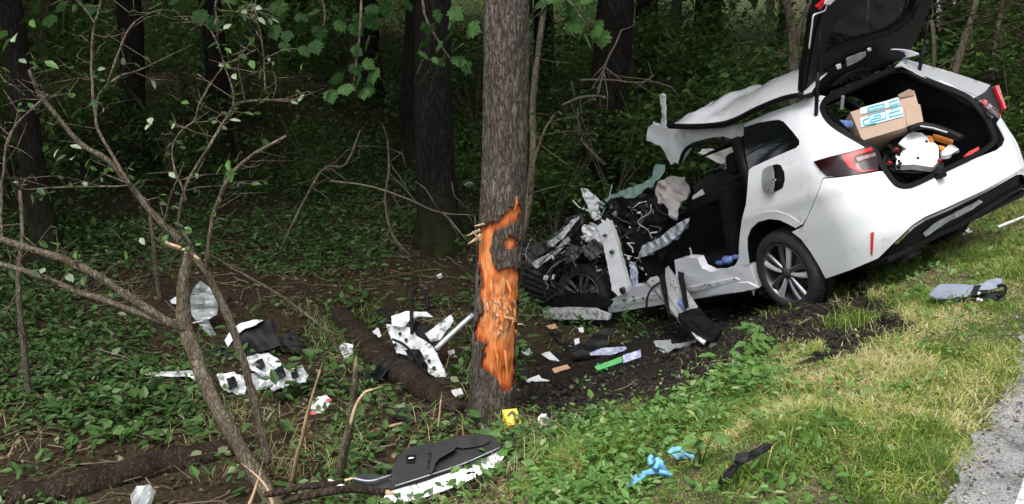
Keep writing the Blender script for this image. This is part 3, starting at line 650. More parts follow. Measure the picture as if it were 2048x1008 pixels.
# wheel-arch lip: a paler raised band following the opening
lip_out = [(1488, 528), (1483, 500), (1484, 472), (1491, 450), (1506, 434), (1528, 424), (1552, 422), (1575, 429), (1594, 441), (1604, 449)]
panel('arch_lip', lip_out + ARCH_F[::-1][0:9], S(.004), M['white'], CAR, step=7, thick=.008)
ctr_top = tuple(cpx((-.99, 0, .625))[0]); ctr_bot = tuple(cpx((-1.0, 0, .40))[0])
bumper = [(1646, 357), (1679, 354), (1729, 347), (1757, 342), (1768, 342)] + OPEN[8:13] + [ctr_top, ctr_bot, (1898, 414), (1851, 434), (1826, 450), (1788, 486), (1757, 517), (1700, 541), (1651, 558), (1638, 533), (1621, 505), (1602, 479), (1583, 464), (1606, 452), (1614, 436), (1623, 416), (1630, 399), (1638, 378)]
def both_halves(name, outline, mapper, m, step=9, thick=.01):
    vo, fo = tri_fill(outline, (), step); P = mapper(vo); P[:, 1] = np.where(np.abs(P[:, 1]) < .02, 0, P[:, 1])
    n = len(P); me = np_mesh(name, np.vstack([P, P * [1, -1, 1]]), np.vstack([fo, fo[:, ::-1] + n]), smooth=True)
    bm = bmesh.new(); bm.from_mesh(me); bmesh.ops.remove_doubles(bm, verts=bm.verts, dist=.0015); bm.to_mesh(me); bm.free()
    o = link(name, me, m, CAR); s = o.modifiers.new('thickness', 'SOLIDIFY'); s.thickness = thick; s.offset = -1; crisp(o); return o
BUMP = both_halves('rear_bumper', inset(bumper, .7), S(.004), M['white'])
for mi in (0, 1):
    panel('reflector', [(1741, 466), (1748, 464), (1745, 510), (1741, 511)], S(.009), M['red_matt'], BUMP, step=6, thick=.006, mirror=mi)
panel('chrome_strip', [(1788, 488), (1826, 452), (1851, 436), (1898, 416), (1975, 377), (2048, 335), (2048, 341), (1975, 383), (1898, 421), (1853, 440), (1829, 455), (1795, 488)], S(.006), M['chrome'], BUMP, step=8, thick=.008)
panel('lower_valance', [(1757, 519), (1788, 490), (1829, 457), (1853, 442), (1898, 422), (1975, 385), (2060, 338), (2060, 366), (1975, 420), (1918, 455), (1877, 472), (1830, 497), (1796, 520), (1775, 528)], S(-.035), M['black_dusty'], CAR, step=9, thick=.01)
panel('crash_beam', [(1846, 466), (1870, 446), (1900, 430), (1960, 400), (1966, 404), (1940, 421), (1900, 442), (1868, 462), (1850, 474)], S(-.02), M['grey_panel'], CAR, step=8, disp=(.006, 14, 3), smooth=False)
panel('valance_trim', [(1790, 516), (1830, 492), (1877, 466), (1918, 449), (1975, 414), (2060, 362), (2060, 368), (1976, 421), (1919, 457), (1878, 474), (1832, 500), (1795, 524)], S(-.01), M['black_dusty'], CAR, step=9, thick=.01)
# lamps
LAMP = [(1627, 323), (1660, 313), (1700, 303), (1743, 291), (1751, 304), (1756, 320), (1757, 340), (1729, 346), (1679, 353), (1653, 352), (1640, 340)]
for mi in (0, 1):
    tl = panel('tail_light', LAMP, S(.012), M['red_dark'], CAR, step=7, thick=.014, mirror=mi)
    panel('red_lens', [(1683, 311), (1709, 303), (1744, 294), (1746, 301), (1720, 308), (1708, 314), (1706, 324), (1712, 334), (1729, 341), (1754, 339), (1745, 342), (1719, 345), (1700, 336), (1688, 322)], S(.018), M['red'], tl, step=6, thick=.008, mirror=mi)
    panel('clear_lens', [(1711, 316), (1750, 305), (1752, 311), (1716, 323)], S(.019), M['clear'], tl, step=6, thick=.008, mirror=mi)
    panel('clear_lens', [(1709, 326), (1718, 327), (1722, 340), (1714, 338)], S(.021), M['clear'], tl, step=5, thick=.006, mirror=mi)
panel('far_flank', [(1790, 133), (1807, 117), (1840, 126), (1900, 143), (1940, 156), (1981, 170), (1970, 184), (1950, 195), (1922, 182), (1853, 157), (1826, 140), (1807, 131)], PL((-.72, -.5, 1.2), (-.72, -.32, .6)), M['white'], CAR, step=7, thick=.012)
lw = panel('lamp_mount', [(1950, 195), (1968, 185), (1982, 173), (1996, 171), (2003, 190), (2011, 218), (1994, 226), (1978, 234), (1965, 215)], PL((-.86, -.66, 1.0), (-.8, -.3, .35)), M['black'], CAR, step=7, thick=.03)
panel('lamp_edge', [(1990, 172), (1998, 170), (2013, 214), (2010, 219)], PL((-.88, -.67, 1.0), (-.8, -.3, .35)), M['red'], lw, step=5, thick=.02)
# seal round the boot opening and the dark lining behind it
oc = np.array(OPEN, float); cen = oc.mean(0)
panel('boot_seal', chaikin(inset(OPEN, -2), 1), S(.010), M['black'], CAR, holes=[chaikin(inset(OPEN, 8), 1)], step=6, thick=.02)
def quads(name, V, F, m, parent=CAR, thick=0.):
    b = MB(); b.add(V, F); o = b.build(name, m, parent)
    if thick: s = o.modifiers.new('thickness', 'SOLIDIFY'); s.thickness = thick; s.offset = 0
    return o
bx0, bx1 = -.93, .02
quads('boot_lining', [(bx0, .56, .60), (bx0, -.56, .60), (bx1, -.62, .56), (bx1, .62, .56), (bx0, .56, .86), (bx0, -.56, .86), (bx1, -.66, 1.0), (bx1, .66, 1.0), (-.52, .46, 1.40), (-.52, -.46, 1.40), (bx1, -.48, 1.41), (bx1, .48, 1.41)],
      [(0, 3, 2, 1), (0, 4, 7, 3), (1, 2, 6, 5), (4, 8, 11, 7), (5, 6, 10, 9), (8, 9, 10, 11)], M['cloth'], thick=.004)
quads('rear_seat_back', [(bx1 + .01, .62, .5), (bx1 + .01, -.62, .5), (bx1 + .14, -.6, 1.08), (bx1 + .14, .6, 1.08)], [(0, 1, 2, 3)], M['cloth'], thick=.09)
for yy in (-.42, 0, .42): rbox('headrest', (.09, .26, .16), M['cloth'], CAR, (.2, yy, 1.17), bevel=.03)
b = MB(); b.tube([(-.52, -.62, .72), (-.3, -.62, .86), (-.05, -.6, 1.02)], .012, 6); b.build('net_rail', M['black'], CAR)
rbox('boot_latch', (.07, .07, .05), M['black'], CAR, hit([(1879, 350)], .02)[0], bevel=.012)
b = MB(); p = PL((-.2, .45, 1), (0, 1, 0))([(1686, 192), (1683, 218)]); b.tube(p, .012, 6); b.build('grab_strap', M['grey_panel'], CAR)

# roof: crumpled towards the front
roof = [(1330, 252), (1360, 243), (1401, 230), (1422, 230), (1460, 206), (1494, 193), (1538, 178), (1606, 160), (1700, 135), (1790, 131), (1743, 152), (1690, 176), (1652, 193), (1605, 200), (1600, 192), (1564, 200), (1512, 221), (1473, 240), (1440, 251)]
rl = [(1622, 184), (1606, 189), (1564, 198), (1512, 219), (1473, 239), (1440, 249), (1390, 253), (1339, 252)]; rt = [(1625, 156), (1606, 160), (1560, 172), (1494, 193), (1460, 206), (1422, 229), (1380, 236), (1350, 244)]
RL = PL((0, .57, 0), (0, 1, 0))(catmull(rl, 6)); RT = PL((0, .02, 0), (0, 1, 0))(catmull(rt, 6)); nr = len(RL); V = []; nc = 17
for i in range(nr):
    L_, T_ = RL[i], RT[i]; x_ = L_[0]
    T_ = PL((0, .02, 0), (0, 1, 0))(cpx(T_))[0]
    for k in range(nc):
        q = k / (nc - 1); y_ = .57 - 1.15 * q; z_ = L_[2] + (T_[2] - L_[2]) * (1 - (2 * q - 1) ** 2) ** .8; V.append((x_ if True else 0, y_, z_))
V = np.array(V); kf = np.clip((V[:, 0] - .1) / .6, 0, 1) * np.clip((.57 - np.abs(V[:, 1])) / .15, 0, 1); V[:, 2] += kf * (.034 * creases(V, 2.3, 12, 3) + .004 * creases(V, 7, 13))
F = [(i * nc + k, i * nc + k + 1, (i + 1) * nc + k + 1, (i + 1) * nc + k) for i in range(nr - 1) for k in range(nc - 1)]
o = link('roof_panel', np_mesh('roof_panel', V, np.array(F), smooth=True), M['white'], CAR); sm_ = o.modifiers.new('thickness', 'SOLIDIFY'); sm_.thickness = .008; sm_.offset = 0; crisp(o, 16)
RAILPX = [(1606, 189), (1564, 198), (1512, 219), (1473, 239), (1440, 249), (1390, 253), (1339, 252)]
b = MB(); P = PL((0, .575, 0), (0, 1, 0))(catmull(RAILPX, 4)); b.tube(P, np.linspace(.020, .024, len(P)), 8); b.build('roof_rail', M['black'], CAR, smooth=True)
quads('headliner', [(-.45, .5, 1.40), (-.45, -.5, 1.40), (1.0, -.5, 1.38), (1.0, .5, 1.38)], [(0, 1, 2, 3)], M['cloth'], thick=.01)
panel('roof_side_rail', [(1293, 274), (1295, 256), (1304, 248), (1337, 256), (1392, 260), (1445, 256), (1484, 246), (1488, 262), (1486, 274), (1471, 280), (1448, 272), (1409, 278), (1383, 285), (1371, 297), (1363, 315), (1357, 328), (1350, 325), (1342, 330), (1333, 312), (1321, 290), (1311, 288), (1302, 284), (1293, 282)], PL((0, .64, 0), (0, 1, .12)), M['white'], CAR, step=6, thick=.05, disp=(.009, 7, 31), smooth=False)
b = MB(); P = PL((0, .625, 0), (0, 1, 0))(catmull([(1360, 326), (1368, 304), (1384, 291), (1420, 285), (1472, 285)], 4)); b.tube(P, .016, 6); b.build('door_seal', M['black'], CAR, smooth=True)
panel('torn_pillar_strip', [(1320, 200), (1319, 190), (1324, 187), (1331, 190), (1330, 200), (1331, 252), (1322, 252), (1324, 225)], PL((0, .5, 0), (0, 1, 0)), M['white_torn'], CAR, step=5, thick=.012, disp=(.006, 18, 4), smooth=False)

# cabin shell: floor, far side, bulkhead
quads('cabin_floor', [(.2, .74, .30), (.2, -.78, .30), (2.0, -.78, .30), (2.0, .74, .30)], [(0, 3, 2, 1)], M['cloth'], thick=.03)
quads('far_door', [(.2, -.80, .30), (2.0, -.80, .30), (2.0, -.82, .93), (.2, -.80, .99), (.2, -.79, .93)], [(0, 1, 2, 3)], M['cloth'], thick=.05)
quads('bulkhead', [(2.05, .70, .25), (2.05, -.78, .25), (1.98, -.78, .98), (1.98, .70, .98)], [(0, 1, 2, 3)], M['cloth'], thick=.04)
for y0 in (.60, -.62): b = MB(); b.tube([(.28, y0, 1.38), (.12, y0 * 1.28, .98)], .05, 6); b.build('rear_pillar', M['black'], CAR, smooth=True)
b = MB(); b.tube([(1.15, -.58, 1.39), (.98, -.76, .98)], .045, 6); b.build('centre_pillar', M['black'], CAR, smooth=True)
b = MB(); b.tube([(1.9, -.55, 1.30), (2.05, -.72, .98)], .04, 6); b.tube([(.3, -.55, 1.42), (1.2, -.55, 1.41), (1.92, -.52, 1.30)], .04, 6); b.build('far_roof_rail', M['white_torn'], CAR, smooth=True)
panel('curtain_airbag', [(1398, 304), (1409, 298), (1435, 304), (1455, 290), (1471, 296), (1466, 310), (1445, 326), (1419, 316)], PL((1.75, -.3, 1.2), (-.8, 1, 0)), M['curtain'], CAR, step=6, thick=.03, disp=(.03, 6, 5))
b = MB(); P = PL((1.7, -.32, 1.), (-.8, 1, 0))([(1411, 346), (1479, 321)]); b.tube(P, .010, 6); b.build('window_trim', M['chrome'], CAR)
panel('window_frame', [(1476, 292), (1486, 288), (1484, 320), (1477, 323)], PL((1.5, -.2, 1.), (-.8, 1, 0)), M['white_plain'], CAR, step=6, thick=.02)
panel('door_trim', [(1391, 366), (1440, 343), (1479, 325), (1492, 328), (1490, 366), (1484, 380), (1382, 420)], PL((1.75, -.35, .9), (-.8, 1, .3)), M['black_dusty'], CAR, step=10, thick=.04)
panel('door_trim_bracket', [(1404, 378), (1409, 388), (1383, 400), (1382, 395)], PL((1.65, -.3, .9), (-.8, 1, .3)), M['white_plain'], CAR, step=6, thick=.02)
def seat(y0, lean, x0):
    s = rbox('seat_cushion', (.52, .50, .17), M['cloth'], CAR, (x0, y0, .46), rot(0, -.12, 0), .06, 4)
    s = rbox('seat_back', (.16, .50, .66), M['cloth'], CAR, (x0 - .34, y0, .78), rot(0, -lean, 0), .06, 4)
    s = rbox('headrest', (.11, .27, .18), M['cloth'], CAR, (x0 - .34 - math.sin(lean) * .47, y0, .78 + math.cos(lean) * .47), rot(0, -lean, 0), .05, 4)
seat(.37, .35, 1.10); seat(-.37, .3, 1.15)
rbox('rear_seat_cushion', (.42, 1.3, .18), M['cloth'], CAR, (.42, 0, .46), bevel=.05)
rbox('centre_console', (.8, .2, .3), M['black'], CAR, (1.2, 0, .45), bevel=.04)
# sill and door aperture
SILL = [(1212, 604), (1236, 592), (1255, 584), (1262, 573), (1291, 571), (1330, 565), (1352, 548), (1349, 520), (1372, 515), (1395, 516), (1404, 536), (1421, 544), (1440, 543), (1462, 539), (1473, 527), (1478, 514), (1482, 531), (1498, 531), (1507, 555), (1517, 576), (1488, 583), (1395, 597), (1330, 608), (1240, 623), (1218, 626)]
panel('sill', SILL, S(.0), M['white'], CAR, step=7, thick=.07, disp=(.003, 6, 8))
panel('sill_ridge', [(1215, 612), (1300, 590), (1395, 571), (1470, 556), (1478, 560), (1400, 580), (1300, 600), (1217, 618)], S(.012), M['white_torn'], CAR, step=7, thick=.012)
panel('sill_skirt', [(1420, 590), (1460, 566), (1497, 566), (1517, 576), (1488, 583)], S(.014), M['white'], CAR, step=7, thick=.014)
panel('hinge_pillar', [(1195, 452), (1206, 444), (1218, 442), (1224, 455), (1231, 472), (1239, 505), (1246, 532), (1257, 571), (1254, 586), (1236, 592), (1224, 580), (1218, 545), (1213, 520), (1205, 488)], PL((2.05, .84, .7), (-.45, 1, .12)), M['white'], CAR, step=6, thick=.05, disp=(.006, 9, 19))
for (px_, r_) in [((1248, 580), 7), ((1226, 503), 4), ((1212, 470), 3)]:
    b = MB(); P = PL((2.05, .855, .7), (-.45, 1, .12))([px_])[0]; b.tube([P, P + [0, .03, 0]], r_ / 210, 10); b.build('hinge_bolt', M['steel_dark'], CAR)
# fuel flap
panel('fuel_recess', [(1543, 331), (1553, 328), (1561, 330), (1568, 345), (1569, 360), (1565, 375), (1556, 381), (1546, 384)], S(.004), M['black'], CAR, step=5, thick=.01)
panel('fuel_flap', [(1524, 340), (1534, 333), (1546, 330), (1548, 384), (1537, 387), (1528, 386), (1523, 370)], S(.035), M['grey_panel'], CAR, step=6, thick=.008, round_=1)
b = MB(); P = hit([(1551, 360)], .012)[0]; b.tube([P, P + [0, .02, 0]], .016, 10); b.tube([P + [-.02, .01, .0], P + [.03, .01, 0]], .006, 6); b.build('fuel_cap', M['chrome'], CAR)

# wheels
def lathe(prof, n=48):
    V = []; F = []
    for r, y in prof:
        for k in range(n): a = 2 * math.pi * k / n; V.append((r * math.cos(a), y, r * math.sin(a)))
    m = len(prof)
    for i in range(m - 1):
        for k in range(n): F.append((i * n + k, i * n + (k + 1) % n, (i + 1) * n + (k + 1) % n, (i + 1) * n + k))
    return V, F
def wheel(loc, R=None, bright=True):
    w = rbox('wheel', (.01, .01, .01), M['steel_dark'], CAR, loc, R, .001, 1)
    V, F = lathe([(.224, .092), (.232, .108), (.262, .112), (.294, .104), (.309, .088), (.317, .06), (.318, .02), (.3165, .018), (.3165, -.018), (.318, -.02), (.317, -.06), (.309, -.088), (.262, -.110), (.232, -.106), (.224, -.09)], 64)
    b = MB(); b.add(V, F)
    for k in range(64):
        for yy, dy in ((.04, .036), (-.04, -.036), (.082, .02), (-.082, -.02)):
            if abs(yy) > .06: continue
            a = 2 * math.pi * (k + .5) / 64; b.box((.3175 * math.cos(a), yy + (0 if k % 2 else dy * .2), .3175 * math.sin(a)), (.008, .034, .016), rot(0, -a, 0))
    b.build('tyre', M['rubber'], w, smooth=True)
    V, F = lathe([(.228, .098), (.232, .104), (.222, .106), (.214, .094), (.205, .05), (.195, -.06), (.20, -.09)], 64); b = MB(); b.add(V, F); rim = b.build('rim', M['alloy'], w, smooth=True)
    V, F = lathe([(.0, .02), (.11, .02), (.12, .012), (.15, .010), (.15, -.01)], 40); b = MB(); b.add(V, F); b.build('brake_disc', M['steel_dark'], w, smooth=True)
    for k in range(10):
        a0 = 2 * math.pi * (k // 2) / 5 + (k % 2) * .62 + .25; tw = .14 if k % 2 else -.14; V = []
        prof = [(.045, .088, .017), (.10, .094, .019), (.16, .094, .024), (.217, .090, .034)]
        for (r, y, hw) in prof:
            a = a0 + tw * (r - .05) / .17
            c_, s_ = math.cos(a), math.sin(a)
            for sgn, yy in ((-1, y - .012), (-.45, y + .006), (.45, y + .006), (1, y - .012), (.6, y - .035), (-.6, y - .035)): V.append((r * c_ - sgn * hw * s_, yy, r * s_ + sgn * hw * c_))
        F = [(i * 6 + j, i * 6 + (j + 1) % 6, (i + 1) * 6 + (j + 1) % 6, (i + 1) * 6 + j) for i in range(3) for j in range(6)]
        b = MB(); b.add(V, F); b.build('spoke', M['alloy_bright'] if bright and k in (1, 4, 6, 9) else M['steel_dark'] if not bright else M['alloy'], w, bevel=.002, seg=1)
    V, F = lathe([(.0, .099), (.028, .099), (.034, .092), (.056, .090), (.060, .07)], 24); b = MB(); b.add(V, F); b.build('hub_cap', M['steel_dark'], w, smooth=True)
    return w
wheel((0, .775, .317), rot(0, .5, 0))
wheel((0, -.775, .317), np.array(rot(0, .2, math.pi)))
fw = (at_depth([(1172, 590)], 9.5)[0] - CO) @ CR
wheel(fw, rot(0, .3, .52) @ rot(.18, 0, 0), False)
wheel((2.25, -.72, .40), np.array(rot(0, .4, math.pi - .3)))
# dark wheel housing behind the rear wheel
V = []; F = []
for i, a in enumerate(np.linspace(-.35, math.pi + .35, 20)):
    for yy in (.86, .50): V.append((.405 * math.cos(a), yy, .33 + .405 * math.sin(a)))
for i in range(19): F.append((2 * i, 2 * i + 1, 2 * i + 3, 2 * i + 2))
quads('wheel_housing', V, F, M['cloth'], thick=.006)
quads('underbody', [(-.9, .8, .24), (-.9, -.8, .24), (2.3, -.8, .22), (2.3, .78, .22), (-.45, .8, .22)], [(0, 1, 2, 3)], M['black'], thick=.03)

# ---- tailgate, open
TA = RAD(133); TDR = np.array([math.cos(TA), 0, math.sin(TA)]); TN = np.array([math.sin(TA), 0, -math.cos(TA)]); TP = np.array([-.47, 0, 1.462])
def TG(off=0.): return PL(TP - TN * 0 + np.array([math.cos(TA - math.pi / 2), 0, math.sin(TA - math.pi / 2)]) * -off, TN)
def tgpx(y, d, off=0.): return tuple(cpx(TP + TDR * d + TN * off + np.array([0, y, 0]))[0])
tg_out = [(1606, 184), (1608, 150), (1610, 138), (1618, 95), (1626, 32), tgpx(.57, .84), tgpx(.45, .93), tgpx(-.45, .93), tgpx(-.57, .84), (1862, 0), (1852, 36), (1833, 79), (1814, 112), (1795, 122), (1740, 150), (1671, 179), (1614, 197), (1608, 194)]
win = [(1650, 104), (1658, 88), (1684, 36), (1702, 22), (1745, -22), tgpx(-.30, .74), (1838, -10), (1832, 22), (1815, 45), (1784, 64), (1748, 70), (1700, 86), (1652, 108)]
win = [(1649, 106), (1656, 84), (1668, 52), (1690, 28), (1722, 2), (1745, -20), (1800, -45), (1828, -30), (1832, 0), (1824, 26), (1806, 50), (1784, 64), (1740, 76), (1700, 88)]
tgo = panel('tailgate', tg_out, PL(TP, TN), M['black'], CAR, holes=[win], step=9, thick=.05)
panel('outer_skin', tg_out, PL(TP + TN * .052, TN), M['white'], tgo, holes=[win], step=12, thick=.012)
def tmat():
    m = bpy.data.materials.new('tinted_tailgate_glass'); m.use_nodes = True; nt = m.node_tree; b = nt.nodes['Principled BSDF']; b.inputs['Base Color'].default_value = (.02, .022, .022, 1); b.inputs['Roughness'].default_value = .03
    t = nt.nodes.new('ShaderNodeBsdfTransparent'); t.inputs[0].default_value = (.55, .58, .55, 1); mx = nt.nodes.new('ShaderNodeMixShader'); mx.inputs[0].default_value = .45
    nt.links.new(t.outputs[0], mx.inputs[1]); nt.links.new(b.outputs[0], mx.inputs[2]); nt.links.new(mx.outputs[0], nt.nodes['Material Output'].inputs[0]); return m
M['glass_tint'] = tmat()
gl = panel('tailgate_window', inset(win, -5), PL(TP + TN * .04, TN), M['glass_tint'], tgo, step=12, thick=.005)
IN = PL(TP - TN * .012, TN); IN2 = PL(TP - TN * .03, TN)
panel('inner_trim', [(1612, 180), (1622, 120), (1634, 60), (1648, 20), (1660, -10), (1690, -40), (1700, -30), (1672, 30), (1655, 70), (1646, 108), (1700, 94), (1760, 78), (1800, 62), (1826, 40), (1838, 10), (1850, 10), (1834, 66), (1812, 106), (1790, 118), (1740, 140), (1671, 170)], IN, M['black_dusty'], tgo, step=9, thick=.016)
panel('trim_recess', [(1652, 140), (1690, 128), (1752, 92), (1760, 96), (1756, 112), (1700, 140), (1660, 154)], IN2, M['cloth'], tgo, step=8, thick=.006)
panel('exposed_metal', [(1692, 118), (1716, 108), (1732, 103), (1731, 113), (1714, 124), (1694, 133)], PL(TP - TN * .04, TN), M['grey_panel'], tgo, step=6, thick=.006, disp=(.004, 22, 6))
panel('trim_clip', [(1673, 132), (1682, 128), (1683, 136), (1675, 139)], PL(TP - TN * .045, TN), M['white_plain'], tgo, step=4, thick=.01)
panel('trim_clip', [(1736, 98), (1742, 96), (1743, 101), (1737, 103)], PL(TP - TN * .045, TN), M['white_plain'], tgo, step=4, thick=.01)
panel('wiper_motor', [(1664, 172), (1700, 146), (1722, 138), (1742, 140), (1740, 150), (1700, 164)], PL(TP - TN * .05, TN), M['black'], tgo, step=7, thick=.03, disp=(.01, 16, 7), smooth=False)
panel('tail_light_inset', [(1634, 14), (1650, 0), (1656, 2), (1640, 20)], PL(TP - TN * .03, TN), M['red'], tgo, step=5, thick=.02)
panel('white_edge', [(1650, 8), (1660, -14), (1676, -20), (1670, 0), (1660, 10)], PL(TP - TN * .04, TN), M['white'], tgo, step=5, thick=.02)
P = PL(TP - TN * .02, TN)(catmull([(1618, 97), (1620, 80), (1624, 50), (1627, 31), (1637, 26), (1650, 20), (1653, 8)], 3)); b = MB(); b.tube(P, .006, 6); b.build('skin_edge', M['white'], tgo, smooth=True)
for mi, (a, c) in enumerate([((1632, 231), (1640, 60)), ((1838, 145), (1857, 40))]):
    p0 = hit([a], .0)[0]; p1 = PL(TP - TN * .03, TN)([c])[0]; b = MB(); b.tube([p0, p0 + (p1 - p0) * .52], .014, 8); b.tube([p0 + (p1 - p0) * .5, p1], .007, 8); b.build('gas_strut', M['black'], CAR, smooth=True)
for c in [(1652, 190), (1770, 141)]: rbox('tailgate_hinge', (.07, .05, .05), M['black'], CAR, PL((0, 0, 1.45), (0, 0, 1))([c])[0], bevel=.01)

# ---- crushed front: bulkhead clutter, torn wing, wires
def front(name, out, m, pt, disp=(.02, 10, 1), thick=.01, n=(-.6, 1, 0), step=6, smooth=False): return panel(name, out, PL(pt, n), M[m], CAR, step=step, thick=thick, disp=disp, smooth=smooth)
front('dashboard', [(1203, 414), (1222, 398), (1270, 396), (1304, 372), (1326, 372), (1340, 410), (1330, 450), (1318, 500), (1296, 540), (1262, 560), (1244, 500), (1228, 450)], 'black', (2.0, .35, .8), (.05, 5, 41), .05, (-.7, 1, .2), 9)
front('lower_dashboard', [(1235, 470), (1310, 440), (1330, 500), (1300, 560), (1262, 572), (1248, 530)], 'black_dusty', (1.9, .42, .6), (.06, 6, 42), .03, (-.7, 1, .1), 9)
front('torn_wing', [(1162, 377), (1174, 380), (1186, 389), (1201, 405), (1196, 420), (1202, 436), (1190, 441), (1180, 432), (1174, 410), (1166, 392)], 'white_torn', (2.45, .84, .9), (.012, 9, 43), .02)
front('wing_bracket', [(1163, 500), (1183, 479), (1204, 490), (1207, 503), (1190, 516), (1180, 522)], 'steel_dark', (2.5, .9, .7), (.012, 12, 44), .03)
front('crumpled_wing', [(1164, 456), (1182, 446), (1202, 452), (1208, 478), (1196, 500), (1170, 480)], 'white_torn', (2.45, .84, .8), (.03, 14, 45), .02)
front('bonnet_edge', [(1049, 496), (1075, 488), (1100, 476), (1138, 437), (1163, 427), (1166, 446), (1130, 486), (1104, 506), (1082, 522), (1058, 528)], 'steel_dark', (2.95, .7, .9), (.04, 8, 46), .02, (-.3, 1, .3))
front('bonnet_skin', [(1096, 486), (1120, 466), (1142, 440), (1160, 432), (1150, 446), (1128, 474), (1106, 494)], 'white_torn', (2.85, .74, .9), (.014, 12, 47), .012, (-.3, 1, .3))
front('wing_rail', [(1062, 527), (1084, 514), (1112, 498), (1134, 474), (1140, 480), (1118, 506), (1090, 524), (1076, 536)], 'steel', (2.9, .80, .9), (.012, 14, 48), .02)
front('crumpled_rail', [(1128, 505), (1150, 490), (1168, 500), (1150, 520), (1132, 530)], 'steel_dark', (2.75, .88, .8), (.02, 16, 49), .02)
front('engine_block', [(1080, 520), (1130, 480), (1180, 450), (1205, 470), (1215, 560), (1130, 575), (1085, 560)], 'black', (2.75, .45, .7), (.06, 7, 50), .1, (-.8, 1, .2), 9)
front('wheel_arch_liner', [(1096, 612), (1108, 596), (1128, 585), (1180, 586), (1226, 600), (1214, 613), (1150, 618)], 'black_dusty', (2.6, 1.02, .3), (.01, 8, 51), .02, (-.3, 1, .6))
front('torn_sill_end', [(1084, 619), (1110, 615), (1150, 614), (1189, 616), (1219, 629), (1217, 640), (1150, 639), (1088, 638)], 'white_torn', (2.5, .98, .25), (.006, 9, 52), .03, (-.2, 1, .2))
front('sill_flange', [(1088, 639), (1150, 641), (1234, 638), (1232, 648), (1150, 650), (1100, 648)], 'black_dusty', (2.5, .99, .2), (.006, 9, 53), .02, (-.2, 1, .2))
gr = front('radiator_shroud', [(1046, 533), (1084, 550), (1126, 574), (1112, 590), (1088, 606), (1046, 600)], 'steel_dark', (3.2, 1.0, .5), (.004, 6, 54), .03, (-.3, 1, .3))
for k in range(5):
    t = k / 5; a0 = np.array([1048, 540 + 12 * k]); a1 = np.array([1122 - 8 * k, 574 + 6 * k]); b = MB(); P = PL((3.17, 1.01, .5), (-.3, 1, .3))([a0, (a0 + a1) / 2 + [0, 1], a1]); b.tube(P, .013, 5); b.build('slat', M['black_dusty'], gr)
rr = np.random.default_rng(3)
clut = [(1205, 410, 1330, 560), (1070, 440, 1215, 560), (1150, 400, 1215, 500)]
for k in range(230):
    x0, y0, x1, y1 = clut[0 if k < 110 else (1 if k < 200 else 2)]
    c = np.array([rr.uniform(x0, x1), rr.uniform(y0, y1)])
    if k < 110 and not inside([c], [(1210, 415), (1270, 402), (1305, 390), (1320, 470), (1300, 555), (1262, 560), (1240, 480)])[0]: continue
    if 110 <= k < 200 and c[1] < 540 - (c[0] - 1060) * .75: continue
    y_ = rr.uniform(.44, .62) if k < 110 else rr.uniform(.3, .86); P0 = PL((1.95, y_, .7) if k < 110 else (2.75, y_, .7), (-.7, 1, .1))([c])[0]
    m = M[rr.choice(['black', 'black_dusty', 'white_plain', 'steel', 'steel_dark', 'black', 'black', 'black', 'white_torn', 'black_dusty', 'steel_dark'])]
    if rr.random() < .35:
        d = rr.normal(size=3) * .05; b = MB(); b.tube([P0 - d, P0 + rr.normal(size=3) * .015, P0 + d], rr.uniform(.004, .009), 6); b.build('bracket_rod', m, CAR)
    else:
        s_ = rr.uniform(.014, .055, 3) * [1, .6, 1]; b = MB(); b.box((0, 0, 0), s_); o = b.build('torn_bracket', m, CAR, bevel=.004, seg=1); o.location = P0; o.rotation_euler = rr.uniform(-1.5, 1.5, 3)
for k in range(44):
    a = np.array([rr.uniform(1190, 1330), rr.uniform(400, 480)]) if k < 14 else np.array([rr.uniform(1060, 1200), rr.uniform(470, 540)])
    pts = [a]; d = rr.normal(size=2) * 12
    for j in range(5): d = d * .6 + rr.normal(size=2) * 10 + [1, 5]; pts.append(pts[-1] + d)
    P = PL((1.95, rr.uniform(.48, .66), .7) if k < 14 else (2.7, rr.uniform(.5, .85), .7), (-.7, 1, .1))(catmull(pts, 3)); b = MB(); b.tube(P, rr.uniform(.003, .006), 5); b.build('wire', M[['black', 'black', 'black_dusty', 'steel_dark', 'grey_panel'][k % 5]], CAR, smooth=True)
P = PL((1.9, .68, .7), (-.7, 1, .1))(catmull([(1302, 408), (1300, 425), (1280, 438), (1278, 448), (1296, 460), (1304, 478)], 4)); b = MB(); b.tube(P, .006, 6); b.build('wire', M['grey_panel'], CAR, smooth=True)
front('windscreen_remnant', [(1200, 416), (1205, 402), (1238, 382), (1277, 369), (1303, 356), (1306, 340), (1314, 328), (1331, 330), (1330, 342), (1318, 358), (1300, 374), (1285, 390), (1268, 402), (1240, 401), (1220, 401), (1206, 418)], 'glass_green', (2.15, .35, 1.02), (.02, 7, 56), .008, (-.25, .35, 1), 6)
